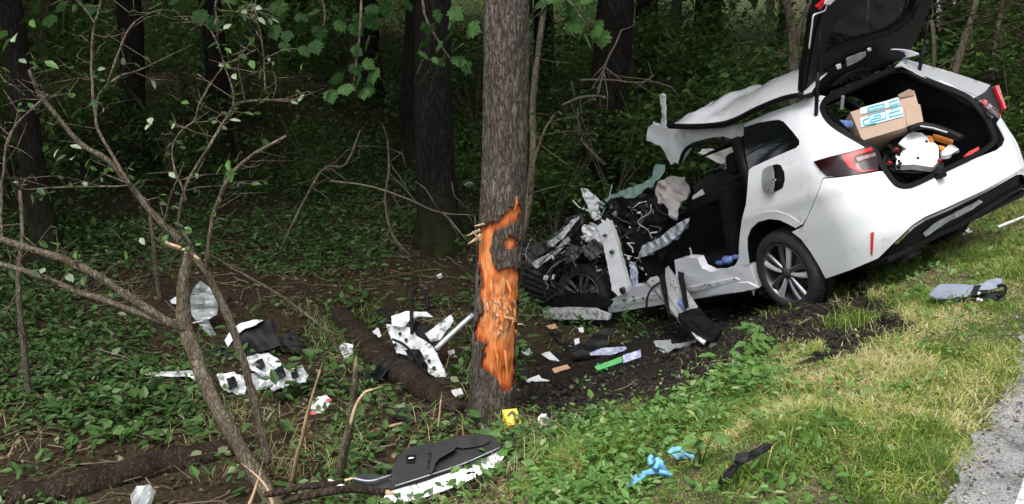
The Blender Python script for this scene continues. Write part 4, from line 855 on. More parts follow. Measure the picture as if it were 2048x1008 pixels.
# steering wheel, airbag
SC = PL((1.72, .42, .9), (-.6, 1, .3))([(1345, 398)])[0]; ax = np.array([-.75, .55, .35]); ax /= np.linalg.norm(ax); u = np.cross(ax, [0, 0, 1.]); u /= np.linalg.norm(u); v = np.cross(u, ax)
ring = [SC + .165 * (u * math.cos(a) + v * math.sin(a)) for a in np.linspace(0, 2 * math.pi, 40)]
b = MB(); b.tube(ring, .016, 8, False); swh = b.build('steering_wheel', M['black'], CAR, smooth=True)
for a in (0.2, 2.9, 4.7): b = MB(); b.tube([SC, SC + .16 * (u * math.cos(a) + v * math.sin(a))], .014, 6); b.build('spoke', M['black'], swh)
b = MB(); b.tube([SC - ax * .02, SC - ax * .35], .03, 8); b.build('steering_column', M['steel_dark'], CAR)
front('driver_airbag', [(1311, 368), (1322, 360), (1337, 355), (1357, 353), (1370, 354), (1374, 370), (1381, 385), (1375, 397), (1360, 407), (1356, 425), (1352, 441), (1340, 434), (1337, 420), (1329, 407), (1314, 404), (1307, 389)], 'airbag_stain', (1.72, .5, .95), (.030, 9, 57), .02, (-.6, 1, .3), 4, True)
front('knee_airbag', [(1273, 516), (1285, 492), (1304, 482), (1324, 471), (1340, 458), (1355, 447), (1378, 434), (1376, 446), (1364, 464), (1355, 474), (1336, 488), (1313, 500), (1293, 511)], 'silver', (1.75, .6, .8), (.018, 10, 58), .03, (-.5, 1, .2), 5, False)
front('door_pocket', [(1258, 530), (1268, 526), (1276, 545), (1274, 572), (1264, 572)], 'print_blue', (2.0, .68, .5), (.01, 10, 59), .02)
front('floor_mat', [(1290, 548), (1340, 530), (1420, 500), (1470, 470), (1478, 520), (1420, 542), (1345, 560), (1300, 570)], 'cloth', (1.3, .45, .40), (.03, 5, 60), .03, (-.1, .3, 1), 10)
for (c, w) in [((1455, 519), 16), ((1474, 513), 9), ((1440, 525), 9)]:
    P = PL((0, .7, 0), (0, 1, 0))([c])[0]; b = MB(); b.tube([P - [.07, 0, .0], P - [.03, 0, .01], P + [.03, 0, 0], P + [.06, 0, .01]], [.02, w / 420, w / 420, .008], 8); b.build('water_bottle', M['blue'], CAR, smooth=True)
b = MB(); P = PL((0, .84, 0), (0, 1, 0))([(1385, 520), (1381, 498), (1379, 496)]); b.tube(P, .007, 6); b.build('pillar_stub_rod', M['steel'], CAR)
b = MB(); P = PL((0, .86, 0), (0, 1, 0))(catmull([(1396, 520), (1380, 524), (1375, 540), (1368, 560), (1366, 563)], 3)); b.tube(P, .007, 6); b.build('wire', M['black'], CAR)
# ------------------------------------------------------------------ ground vegetation (nobody could count it)
CLEAR = [[(650, 1015), (700, 950), (790, 895), (900, 862), (1010, 866), (1022, 915), (900, 990), (780, 1025)], [(740, 620), (870, 612), (955, 620), (915, 775), (740, 775)], [(395, 640), (622, 636), (625, 800), (430, 802)], [(285, 560), (442, 560), (442, 692), (285, 692)], [(660, 612), (740, 670), (945, 815), (925, 856), (820, 815), (720, 740)],
         [(1248, 882), (1398, 882), (1398, 984), (1248, 984)], [(1850, 552), (2022, 552), (2022, 602), (1850, 610)], [(1428, 886), (1544, 886), (1544, 976), (1428, 976)], [(1040, 640), (1240, 640), (1290, 690), (1290, 745), (1040, 770)], [(610, 785), (668, 785), (668, 838), (610, 838)], [(1000, 812), (1048, 812), (1048, 872), (1000, 872)], [(0, 985), (400, 900), (520, 880), (520, 915), (300, 975), (60, 1020)]]
def region(n, smin, smax, tmin, tmax, ylim=(2.4, 60), margin=460):
    """random ground points seen in (or just beside) the picture"""
    s = RNG.uniform(smin, smax, n); t = RNG.uniform(tmin, tmax, n); x = E0[0] + TD[0] * t + ND[0] * s; y = E0[1] + TD[1] * t + ND[1] * s
    k = (y > ylim[0]) & (y < ylim[1]); x, y, s = x[k], y[k], s[k]; z = hz(x, y); px = project(np.stack([x, y, z], 1))
    k = (px[:, 0] > -margin) & (px[:, 0] < 2048 + margin) & (px[:, 1] > -margin) & (px[:, 1] < 1008 + margin)
    for c_ in CLEAR: k &= ~(inside(px, c_) & (RNG.uniform(0, 1, len(px)) < (.3 if c_[0][0] > 1200 else .82)))          # flattened under the wreckage
    return x[k], y[k], z[k], s[k], px[k]
def blades(name, x, y, z, L, w, lean, tint, m, label):
    n = len(x); a = RNG.uniform(0, 2 * np.pi, n); dx, dy = np.cos(a), np.sin(a); q = RNG.uniform(0, 2 * np.pi, n); wx, wy = np.cos(q) * w / 2, np.sin(q) * w / 2
    b = np.stack([x, y, z - .01], 1); h1 = L * .55; m1 = b + np.stack([dx * lean * L * .30, dy * lean * L * .30, h1 * (1 - .25 * lean)], 1); tp = b + np.stack([dx * lean * L * .95, dy * lean * L * .95, L * (1 - .62 * lean)], 1)
    o = np.stack([wx, wy, 0 * wx], 1); V = np.stack([b - o, b + o, m1 - o * .8, m1 + o * .8, tp], 1).reshape(-1, 3)
    i = np.arange(n) * 5; F = np.concatenate([np.stack([i, i + 1, i + 3], 1), np.stack([i, i + 3, i + 2], 1), np.stack([i + 2, i + 3, i + 4], 1)])
    return tag(link(name, np_mesh(name, V, F, {'tint': np.repeat(tint, 5)}), m), label, 'grass', kind='stuff')
M['grass'] = mat_attr('grass_blade', [(0, (.085, .17, .03)), (.35, (.20, .31, .055)), (.6, (.42, .46, .12)), (.8, (.60, .55, .23)), (1, (.68, .60, .38))], .55, .45)
x, y, z, s, px = region(560000, -.07, 2.25, -3, 13, (2.4, 14))
P2 = np.stack([x, y], 1); soil = soil_mask(x, y, z); den = np.clip(.75 + .5 * fbm(P2, 2.4, 3, 71), .12, 1) * np.clip((2.2 - s) / .5, 0, 1) * np.clip((s + .07) / .12, .1, 1)
wet = np.clip((1500 - px[:, 0]) / 420, 0, 1) * np.clip((px[:, 1] - 700) / 120, 0, 1)          # lush strip below the verge
den = den * (1 - .25 * wet); den[soil] *= .03; den *= np.clip(7.5 / np.maximum(y, 1) - .35, .25, 1)
k = RNG.uniform(0, 1, len(x)) < den; x, y, z, s, px, P2, wet = x[k], y[k], z[k], s[k], px[k], P2[k], wet[k]
dry = np.clip(.50 + .30 * fbm(P2, 1.7, 2, 72) + .28 * fbm(P2, 6., 2, 74) - .35 * wet + RNG.normal(0, .26, len(x)), 0, 1)
clump = np.clip(.8 + .7 * fbm(P2, 3.1, 2, 73), .35, 1.8)
blades('grass', x, y, z, RNG.uniform(.045, .105, len(x)) * clump, RNG.uniform(.004, .0095, len(x)), np.clip(RNG.normal(.75, .25, len(x)), .1, 1.15), dry, M['grass'], 'trampled yellow green grass on the road verge')
# dead straw on the forest floor
xs, ys, zs, s_, p_ = region(60000, 1.9, 6., -6, 5, (3.2, 8.5)); kk = (RNG.uniform(0, 1, len(xs)) < .35 * np.clip(.45 + fbm(np.stack([xs, ys], 1), 1.6, 2, 76), 0, 1)) & ~soil_mask(xs, ys, zs); xs, ys, zs = xs[kk], ys[kk], zs[kk]
blades('straw', xs, ys, zs + .01, RNG.uniform(.08, .30, len(xs)), RNG.uniform(.003, .006, len(xs)), np.clip(RNG.normal(1.1, .2, len(xs)), .5, 1.45), np.clip(RNG.normal(.86, .14, len(xs)), 0, 1), M['grass'], 'dead straw stalks strewn over the forest floor')
# longer tufts hanging over the soil scar and the road edge
cx = []
for (c, n_) in [((1690, 650), 170), ((1705, 655), 130), ((1850, 935), 160), ((1660, 600), 160), ((1790, 560), 300), ((1950, 520), 220), ((1830, 880), 120), ((1105, 905), 160), ((1480, 960), 90), ((1620, 900), 90), ((1880, 610), 260), ((1240, 905), 200)]:
    g = ghit([c])[0]; cx.append(g[:2] + RNG.normal(0, .07, (n_, 2)))
cx = np.vstack(cx); zt = hz(cx[:, 0], cx[:, 1])
blades('grass_tuft', cx[:, 0], cx[:, 1], zt, RNG.uniform(.09, .22, len(cx)), RNG.uniform(.004, .007, len(cx)), np.clip(RNG.normal(.8, .25, len(cx)), .2, 1.1), np.clip(RNG.normal(.25, .18, len(cx)), 0, 1), M['grass'], 'longer green grass tufts at the soil scar and the road edge')

M['weed'] = mat_attr('weed_leaf', [(0, (.060, .14, .025)), (.5, (.11, .23, .05)), (.85, (.19, .33, .09)), (1, (.34, .40, .18))], .45, .35)
M['weed_wood'] = mat_attr('woodland_leaf', [(0, (.035, .085, .020)), (.5, (.075, .155, .040)), (.85, (.12, .22, .065)), (1, (.27, .33, .18))], .42, .3)
def plants(name, x, y, z, nl, size, height, m, label, cat, tint0=.5, spread=.10):
    """each plant: leaves on short stems around a point"""
    n = len(x); nl_ = RNG.integers(nl[0], nl[1], n); idx = np.repeat(np.arange(n), nl_); N = len(idx); a = RNG.uniform(0, 2 * np.pi, N); r = np.sqrt(RNG.uniform(0.02, 1, N)) * spread; h = RNG.uniform(.15, 1, N) * height[idx] if np.ndim(height) else RNG.uniform(.15, 1, N) * height
    P = np.stack([x[idx] + r * np.cos(a), y[idx] + r * np.sin(a), z[idx] + h], 1); S_ = RNG.uniform(.55, 1.25, N) * (size[idx] if np.ndim(size) else size)
    R = frames(N, .38, a + RNG.normal(0, .5, N)); tt_ = np.clip(tint0 + RNG.normal(0, .22, N) + np.repeat(RNG.normal(0, .12, n), nl_), 0, 1)
    return tag(link(name, scatter(name, P, S_, LEAF, tint=tt_, R=R), m), label, cat, kind='stuff')
x, y, z, s, px = region(60000, .3, 2.5, -2, 9, (2.4, 12))
lush = inside(px + RNG.normal(0, 14, px.shape), [(1010, 1100), (1060, 1000), (1120, 935), (1160, 890), (1310, 835), (1480, 750), (1560, 730), (1545, 800), (1440, 850), (1330, 920), (1290, 1000), (1300, 1100)])
soil = soil_mask(x, y, z); k = ((RNG.uniform(0, 1, len(x)) < np.where(lush, .20, .03)) & ~soil); 
plants('verge_weeds', x[k], y[k], z[k], (4, 9), RNG.uniform(.03, .06, k.sum()), np.where(lush[k], RNG.uniform(.04, .12, k.sum()), .05), M['weed'], 'low bright green broadleaf weeds along the foot of the verge', 'weeds', .5, .075)
x, y, z, s, px = region(200000, 2.0, 13., -10, 14, (3.2, 19)); P2 = np.stack([x, y], 1); soil = soil_mask(x, y, z)
pat = np.clip(fbm(P2, 1.1, 3, 81) * 1.0 + .66, 0, 1) * np.clip(5.4 / np.maximum(y, 1), .3, 1) * .36; k = (RNG.uniform(0, 1, len(x)) < pat) & ~soil
plants('ground_cover', x[k], y[k], z[k], (4, 9), RNG.uniform(.035, .085, k.sum()), RNG.uniform(.02, .13, k.sum()), M['weed_wood'], 'green woodland herbs and creeping ivy on the forest floor', 'ground cover', .5, .10)
x, y, z, s, px = region(12000, 2.6, 12., -10, 14, (4., 18)); P2 = np.stack([x, y], 1); k = (RNG.uniform(0, 1, len(x)) < .20 * np.clip(.5 + fbm(P2, .8, 2, 83), 0, 1)) & ~soil_mask(x, y, z)
plants('woodland_herbs', x[k], y[k], z[k], (6, 13), RNG.uniform(.05, .115, k.sum()), RNG.uniform(.10, .36, k.sum()), M['weed_wood'], 'taller leafy herbs standing among the ground cover', 'herbs', .5, .14)
x, y, z, s, px = region(30000, 2.2, 9., -8, 10, (3.4, 13)); k = (RNG.uniform(0, 1, len(x)) < .5 * np.clip(.3 + fbm(np.stack([x, y], 1), 1.3, 2, 84), 0, 1)) & ~soil_mask(x, y, z); x, y, z = x[k], y[k], z[k]
blades('woodland_grass', x, y, z, RNG.uniform(.08, .24, len(x)), RNG.uniform(.003, .006, len(x)), np.clip(RNG.normal(.75, .25, len(x)), .1, 1.2), np.clip(RNG.normal(.2, .16, len(x)), 0, 1), M['grass'], 'thin woodland grass among the herbs')
# loose grit along the broken road edge
n_ = 3200; s_ = RNG.normal(-.02, .09, n_); t_ = RNG.uniform(-1, 6, n_); gxx = E0[0] + TD[0] * t_ + ND[0] * s_; gyy = E0[1] + TD[1] * t_ + ND[1] * s_
GRIT = (np.array([(1, 0, 0), (-.8, .2, 0), (0, 1, 0), (.1, -.9, 0), (0, .1, .8), (.1, 0, -.6)]) * .5, np.array([(0, 2, 4), (2, 1, 4), (1, 3, 4), (3, 0, 4), (2, 0, 5), (1, 2, 5), (3, 1, 5), (0, 3, 5)]))
M['grit'] = mat_attr('road_grit', [(0, (.05, .047, .043)), (.6, (.16, .15, .14)), (1, (.34, .33, .31))], .9)
tag(link('gravel', scatter('gravel', np.stack([gxx, gyy, np.maximum(hz(gxx, gyy), np.where(s_ < 0, .0, -.1)) + .003], 1), RNG.gamma(2., .004, n_) + .004, GRIT, 1.), M['grit']), 'loose grit along the broken asphalt edge', 'gravel', kind='stuff')
# fallen leaves
M['litter'] = mat_attr('fallen_leaf', [(0, (.035, .022, .013)), (.5, (.085, .055, .030)), (.85, (.16, .115, .065)), (1, (.26, .21, .14))], .8, .1)
x, y, z, s, px = region(170000, 1.9, 22., -9, 18, (3.2, 30)); k = RNG.uniform(0, 1, len(x)) < np.clip(6.5 / np.maximum(y, 1), .16, 1) * .85; x, y, z = x[k], y[k], z[k]
soil = soil_mask(x, y, z); k = ~soil | (RNG.uniform(0, 1, len(x)) < .05); x, y, z = x[k], y[k], z[k]
tag(link('leaf_litter', scatter('leaf_litter', np.stack([x, y, z + .006], 1), RNG.uniform(.03, .075, len(x)), LEAF4, .35), M['litter']), 'brown fallen leaves covering the forest floor', 'leaf litter', kind='stuff')
# twigs lying about
b = MB(); x, y, z, s, px = region(5200, 1.2, 9., -7, 9, (3.2, 13))
_sl = soil_mask(x, y, z)
for i in range(min(1700, len(x))):
    if _sl[i] and i % 8: continue
    a = RNG.uniform(0, 6.28); L_ = RNG.uniform(.06, .38) * (1 if s[i] > 2 else .5); d = np.array([math.cos(a), math.sin(a)]) * L_ / 2; m_ = np.array([x[i], y[i]]); e = np.stack([m_ - d, m_ + RNG.normal(0, .03, 2), m_ + d]); zz_ = hz(e[:, 0], e[:, 1]) + RNG.uniform(.004, .04, 3)
    b.tube(np.column_stack([e, zz_]), RNG.uniform(.0015, .0055), 4, False)
M['twig'] = mat('dry_twig', (.17, .13, .085), .85, var=.45, vscale=3)
tag(b.build('twig_litter', M['twig']), 'dry twigs and straw scattered over the forest floor', 'twigs', kind='stuff')
# clods on the torn soil
x, y, z, s, px = region(150000, .5, 4., -1, 8, (4, 10)); k = soil_mask(x, y, z); x, y, z = x[k][:9000], y[k][:9000], z[k][:9000]
CLOD = (np.array([(1, 0, 0), (-.8, .2, 0), (0, 1, 0), (.1, -.9, 0), (0, .1, .8), (.1, 0, -.6)]) * .5, np.array([(0, 2, 4), (2, 1, 4), (1, 3, 4), (3, 0, 4), (2, 0, 5), (1, 2, 5), (3, 1, 5), (0, 3, 5)]))
M['clod'] = mat_attr('dark_soil_clod', [(0, (.010, .008, .007)), (.7, (.028, .022, .018)), (1, (.055, .046, .038))], .95)
tag(link('soil_clods', scatter('soil_clods', np.stack([x, y, z + .004], 1), RNG.gamma(2., .009, len(x)) + .006, CLOD, 1.), M['clod']), 'loose clods of dark torn up soil', 'soil', kind='stuff')
# small green sprigs surviving on the soil
k = RNG.uniform(0, 1, len(x)) < .014
plants('soil_sprigs', x[k], y[k], z[k], (2, 6), .035, .05, M['weed'], 'small green sprigs scattered on the dark soil', 'weeds', .75, .05)
# undergrowth climbing the shaded rise
M['under'] = mat_attr('undergrowth_leaf', [(0, (.035, .080, .016)), (.55, (.075, .15, .030)), (1, (.15, .24, .06))], .5, .4)
x, y, z, s, px = region(75000, 8.5, 62., -18, 70, (10, 85)); P2 = np.stack([x, y], 1); hgt = np.clip(.42 + .75 * fbm(P2, .35, 3, 91), .03, 1.3) * np.clip((s - 7) / 9, .2, 1.2)
right = np.clip((px[:, 0] - 1050) / 250, 0, 1); hgt = hgt * (1 + 1.1 * right); k = RNG.uniform(0, 1, len(x)) < np.clip(.35 + hgt, 0, 1); x, y, z, hgt = x[k], y[k], z[k], hgt[k]
nl = 7; idx = np.repeat(np.arange(len(x)), nl); N = len(idx); print('undergrowth leaves', N)
tag(link('undergrowth', scatter('undergrowth', np.stack([x[idx] + RNG.normal(0, .22, N), y[idx] + RNG.normal(0, .22, N), z[idx] + RNG.uniform(.02, 1, N) * hgt[idx]], 1), RNG.uniform(.06, .15, N), LEAF4, .5, tint=np.clip(RNG.normal(.5, .25, N), 0, 1)), M['under']), 'dim green undergrowth covering the shaded forest rise', 'undergrowth', kind='stuff')

# ------------------------------------------------------------------ single leaves used by twigs
def leaf_obj_mesh(name, kind, m):
    if kind == 'maple':
        out = [(0, 0), (.10, .05), (.05, .22), (.16, .30), (.10, .42), (.30, .36), (.42, .52), (.50, .40), (.66, .46), (.64, .28), (.80, .20), (.86, .08), (1.0, 0)]
        P = out + [(a, -b_) for a, b_ in out[-2:0:-1]]; V = [(a - .0, b_, -.10 * abs(b_) + .03 * math.sin(a * 9 + b_ * 7) - .12 * a * a) for a, b_ in P]; c = len(V); V.append((.38, 0, -.02)); F = [(i, (i + 1) % c, c) for i in range(c)]
    else:
        V, F = LEAF[0].copy(), LEAF[1]; V = V * np.array([1, 1.05, 1])
    b = MB(); b.add(V, F); me = b.mesh(name); me.materials.append(m); return me
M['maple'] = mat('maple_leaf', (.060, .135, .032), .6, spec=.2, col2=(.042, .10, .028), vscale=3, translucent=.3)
M['maple_pale'] = mat('maple_leaf_painted_sheen', (.085, .175, .06), .5, spec=.3, col2=(.06, .135, .045), vscale=3, translucent=.3)  # paler copy of the maple leaf, its sheen put into the colour
M['maple_dark'] = mat('maple_leaf_painted_shade', (.022, .062, .014), .6, spec=.2, col2=(.032, .080, .018), vscale=3, translucent=.35)  # darker copy of the maple leaf, with shade painted into the green
M['leaf_fresh'] = mat('fresh_shrub_leaf', (.10, .21, .045), .45, var=.3, vscale=6, translucent=.35)
M['leaf_pale'] = mat('pale_leaf_underside', (.30, .38, .25), .6, var=.15, vscale=5, translucent=.3)
M['leaf_dull'] = mat('dull_green_leaf', (.045, .095, .028), .5, var=.3, vscale=6, translucent=.35)
LM = {k_: leaf_obj_mesh('leaf', 'maple', M[k_]) for k_ in ('maple', 'maple_pale', 'maple_dark')}; LM.update({k_: leaf_obj_mesh('leaf', 'oval', M[k_]) for k_ in ('leaf_fresh', 'leaf_pale', 'leaf_dull')})
def put_leaf(parent, pos, size, kind, droop=.7, yaw=None, face=True):
    o = bpy.data.objects.new('leaf', LM[kind]); COL.objects.link(o); o.parent = parent; o.location = pos; o.scale = (size,) * 3
    o.rotation_euler = (random.gauss(0, .35) + (.55 if face else 0), droop + random.gauss(0, .35), random.uniform(-2.9, .2) if yaw is None else yaw); return o
# maple twigs drooping from a low limb of the struck tree
TZ = np.array(TB)
def stroke(pts, dep, wpx, parent, name, m, off=TZ, n=4, sides=6):
    P = catmull(np.column_stack([np.array(pts, float), np.full(len(pts), 0.)])[:, :2], n); D = np.interp(np.linspace(0, 1, len(P)), np.linspace(0, 1, len(dep) if np.ndim(dep) else 2), dep if np.ndim(dep) else [dep, dep]); W_ = np.interp(np.linspace(0, 1, len(P)), np.linspace(0, 1, len(wpx) if np.ndim(wpx) else 2), wpx if np.ndim(wpx) else [wpx, wpx])
    Q = at_depth(P, D); kn = 1 + .16 * vnoise(Q * 22, 5) + .14 * np.clip(vnoise(Q * 9, 6) - .45, 0, 1) * 2; Q = Q + .0035 * np.stack([vnoise(Q * 14, 7), vnoise(Q * 14, 8), vnoise(Q * 14, 9)], 1); b = MB(); b.tube(Q - off, W_ / 2 / FPX * np.linalg.norm(Q - ORG, axis=1) * kn, sides); return b.build(name, m, parent, smooth=True), Q
lowlimb, _ = stroke([(1010, -190), (940, -160), (850, -130), (720, -100), (600, -80), (430, -60), (300, -60)], [6.2, 6.1, 6.0, 6.0, 6.2, 6.9, 7.3], [40, 34, 28, 22, 18, 14, 10], STRUCK, 'low_limb', M['bark'])
rlimb, _ = stroke([(1020, -210), (1060, -150), (1120, -90), (1200, -60)], [6.2, 6.1, 5.9, 5.8], [30, 24, 18, 12], STRUCK, 'low_limb', M['bark'])
def maple(par, twig, dep, leaves, kinds, size=(.085, .125)):
    tw, _ = stroke(twig, dep, [7, 5, 3], par, 'twig', M['bark_twig'])
    for (u, v) in leaves:
        d = (dep[0] if np.ndim(dep) else dep) + random.uniform(-.10, .10); put_leaf(tw if False else par, tuple(at_depth([(u + random.uniform(-3, 3), v - 12 + random.uniform(-3, 3))], d)[0] - TZ), random.uniform(*size), random.choice(kinds), random.uniform(.5, 1.1))
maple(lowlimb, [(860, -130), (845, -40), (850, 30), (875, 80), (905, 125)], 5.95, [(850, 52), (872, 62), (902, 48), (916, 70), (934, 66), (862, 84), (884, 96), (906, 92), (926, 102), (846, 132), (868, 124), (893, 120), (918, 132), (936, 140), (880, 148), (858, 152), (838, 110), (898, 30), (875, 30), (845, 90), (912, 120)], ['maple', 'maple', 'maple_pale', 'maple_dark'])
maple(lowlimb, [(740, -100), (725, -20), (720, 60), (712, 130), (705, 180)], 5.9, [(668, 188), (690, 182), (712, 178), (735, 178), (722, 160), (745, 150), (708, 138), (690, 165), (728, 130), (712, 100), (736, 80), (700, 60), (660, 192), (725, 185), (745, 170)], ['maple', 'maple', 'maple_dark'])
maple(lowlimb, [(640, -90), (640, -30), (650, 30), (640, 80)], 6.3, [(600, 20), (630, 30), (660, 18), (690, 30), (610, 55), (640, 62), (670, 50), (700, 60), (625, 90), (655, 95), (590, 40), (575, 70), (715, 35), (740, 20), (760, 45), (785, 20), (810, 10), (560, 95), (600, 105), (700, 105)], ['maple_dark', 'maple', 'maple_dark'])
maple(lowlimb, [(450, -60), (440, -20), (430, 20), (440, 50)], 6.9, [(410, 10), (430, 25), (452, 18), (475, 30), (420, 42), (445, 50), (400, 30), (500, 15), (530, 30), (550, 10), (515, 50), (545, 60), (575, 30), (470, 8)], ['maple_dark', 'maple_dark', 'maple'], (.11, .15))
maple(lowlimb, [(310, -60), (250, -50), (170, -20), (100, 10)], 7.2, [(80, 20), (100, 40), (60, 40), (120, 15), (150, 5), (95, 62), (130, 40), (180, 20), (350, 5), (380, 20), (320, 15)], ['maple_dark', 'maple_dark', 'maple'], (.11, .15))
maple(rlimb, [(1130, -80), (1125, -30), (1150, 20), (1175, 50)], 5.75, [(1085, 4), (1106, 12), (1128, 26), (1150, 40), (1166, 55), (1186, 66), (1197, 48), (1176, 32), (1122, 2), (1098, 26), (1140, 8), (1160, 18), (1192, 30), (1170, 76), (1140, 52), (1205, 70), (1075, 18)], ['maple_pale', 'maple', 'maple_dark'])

# ------------------------------------------------------------------ the broken leafy shrub with long bare limbs
SH0 = ghit([(545, 1000)])[0]; SHRUB = empty('broken_shrub', tuple(SH0), 'broken shrub with long bare arching limbs and few leaves', 'shrub')
def sh(pts, dep, w, name='branch', m='bark_twig'):
    w = np.asarray(w, float) * (.92 if name == 'stem' else .72)
    return stroke(pts, dep, w, SHRUB, name, M[m], SH0, 5, 8)
TW = []
def lim(pts, dep, w, name='branch'):
    o, Q = sh(pts, dep, w, name); TW.append((o, Q)); return o
lim([(572, 1050), (545, 1003), (515, 955), (470, 880), (415, 775), (388, 705), (370, 650), (366, 590), (372, 540), (379, 504)], [4.75, 4.8, 4.9, 4.9], [36, 32, 30, 33, 28, 18], 'stem')
lim([(372, 658), (330, 640), (290, 615), (240, 583), (190, 550), (130, 520), (75, 503), (0, 478), (-80, 450), (-200, 395), (-330, 330)], [4.88, 4.75, 4.6, 4.5], [24, 22, 21, 19, 16, 9])
lim([(345, 650), (300, 636), (230, 608), (180, 592), (130, 573), (80, 552), (0, 527), (-80, 505), (-190, 490), (-300, 455)], [4.9, 5.0, 5.1, 5.2], [15, 15, 15, 14, 11, 6])
lim([(534, 925), (530, 895), (520, 850), (505, 790), (490, 735), (470, 670), (450, 620), (428, 575), (410, 540), (378, 503), (340, 462), (300, 420), (262, 372), (215, 320), (165, 290), (120, 240), (80, 190), (58, 140)], [5.25, 5.2, 5.2, 5.1], [20, 18, 17, 17, 15, 13, 10, 7], 'stem')
lim([(412, 548), (417, 490), (425, 440), (440, 395), (458, 355), (480, 330), (520, 300), (572, 272)], [5.2, 5.1, 5.0], [12, 11, 10, 8])
lim([(384, 492), (362, 455), (358, 430), (372, 370), (395, 330), (420, 290), (445, 250), (465, 215), (490, 203), (545, 200), (592, 198)], [5.2, 5.1, 5.1], [9, 9, 8, 5])
lim([(262, 372), (230, 320), (205, 275), (192, 245), (195, 200), (212, 172), (240, 152), (268, 143), (305, 128)], [5.15, 5.2, 5.3], [9, 8, 6, 4])
lim([(192, 245), (187, 200), (184, 150), (184, 100), (190, 48), (202, 5), (208, -25)], [5.2, 5.1], [7, 7, 5])
lim([(213, 172), (232, 120), (250, 75), (266, 48), (295, 28), (325, 18)], [5.25, 5.3], [6, 5, 3])
lim([(190, 48), (175, 25), (158, 5), (140, -15)], [5.1, 5.1], [5, 3])
lim([(258, 371), (200, 373), (120, 375), (50, 378), (34, 358)], [5.15, 5.0], [5, 4, 3])
lim([(258, 368), (230, 355), (200, 345)], [5.15, 5.1], [4, 3])
lim([(5, 485), (2, 420), (8, 330), (16, 280), (42, 240), (78, 205), (95, 190)], [4.9, 5.0], [7, 6, 4])
lim([(16, 290), (30, 250), (60, 222), (85, 205)], [4.9, 5.0], [4, 3])
lim([(0, 150), (12, 165), (28, 172), (50, 190)], [5.0, 5.0], [4, 3])
lim([(372, 400), (362, 370), (352, 350), (345, 300), (360, 265), (390, 240), (400, 205), (440, 140), (470, 120), (512, 100)], [5.1, 5.2], [6, 5, 3])
lim([(465, 215), (466, 180), (450, 135), (440, 100), (420, 60), (400, 50), (380, 60)], [5.05, 5.0], [5, 4, 2])
lim([(490, 203), (482, 160), (478, 120), (500, 85), (518, 60), (510, 35), (500, 20)], [5.05, 4.9], [4, 3, 2])
lim([(440, 20), (470, 22), (510, 22), (560, 40)], [5.0, 5.0], [3, 2])
lim([(340, 460), (330, 440), (345, 380), (360, 350)], [5.1, 5.0], [5, 3])
lim([(545, 200), (552, 170), (548, 145)], [5.0, 5.0], [3, 2])
lim([(530, 180), (528, 130), (520, 60), (500, 30)], [5.0, 5.05], [4, 3, 2])
lim([(378, 505), (360, 500), (330, 490), (305, 470)], [5.1, 5.0], [12, 8, 3])
sh([(400, 520), (370, 500), (340, 488), (330, 480)], [5.05, 5.0], [11, 10, 3], 'torn_wood', 'wood_pale')
# side twigs and their leaves
rr = np.random.default_rng(21)
for (o, Q) in TW[:]:
    L_ = np.linalg.norm(np.diff(Q, axis=0), axis=1).sum(); nb = int(L_ / .055)
    if o.name.startswith('stem'): nb //= 2
    for j in range(nb):
        i = rr.integers(len(Q) // 4, len(Q)); p = Q[i]
        if project([p])[0, 1] > 640: continue
        d = rr.normal(size=3); d[2] = abs(d[2]) * .6 - .1; d /= np.linalg.norm(d); l_ = rr.uniform(.05, .26); P = [p, p + d * l_ * .5 + rr.normal(size=3) * .02, p + d * l_ + rr.normal(size=3) * .035]
        b = MB(); b.tube(np.array(P) - SH0, [.0030, .0022, .001], 5); tw = b.build('twig', M['bark_twig'], SHRUB, smooth=True)
        if rr.random() < .6:
            for q in range(rr.integers(1, 4)): put_leaf(tw, tuple(np.array(P[1 + q % 2]) - SH0), rr.uniform(.03, .06), rr.choice(['leaf_fresh', 'leaf_dull', 'leaf_fresh', 'leaf_dull', 'leaf_pale']), rr.uniform(-.3, .9), rr.uniform(0, 6.3))
for (u, v, sz, kd, ya) in [(118, 296, .06, 'leaf_pale', -1.7), (140, 290, .06, 'leaf_pale', -.2), (150, 312, .07, 'leaf_pale', -1.4), (133, 310, .06, 'leaf_pale', -2.2), (95, 290, .05, 'leaf_fresh', 2.6), (455, 320, .07, 'leaf_fresh', -1.2), (447, 328, .06, 'leaf_fresh', -2.4), (460, 335, .07, 'leaf_fresh', -1.4), (30, 70, .09, 'leaf_pale', -1.2), (22, 75, .08, 'leaf_fresh', -2.2), (14, 60, .06, 'leaf_fresh', 2.8), (38, 118, .05, 'leaf_pale', -.5), (88, 122, .07, 'leaf_fresh', 0), (60, 40, .06, 'leaf_fresh', -.8), (300, 235, .06, 'leaf_pale', -1.2), (306, 245, .07, 'leaf_pale', -1.8), (280, 475, .05, 'leaf_pale', -.8), (440, 90, .06, 'leaf_fresh', -1.5), (435, 85, .06, 'leaf_fresh', -2.3), (450, 95, .05, 'leaf_fresh', -.7), (500, 120, .06, 'leaf_fresh', -1), (485, 185, .06, 'leaf_fresh', -1.8), (465, 148, .05, 'leaf_pale', -1.), (605, 125, .05, 'leaf_fresh', -1.6), (88, 385, .07, 'leaf_dull', -1.4), (95, 390, .07, 'leaf_dull', -2.), (75, 375, .06, 'leaf_dull', -.6), (165, 215, .08, 'leaf_dull', -2), (185, 200, .07, 'leaf_dull', -1)]:
    put_leaf(SHRUB, tuple(at_depth([(u, v)], 5.0)[0] - SH0), sz * 1.15, kd, .5, ya)

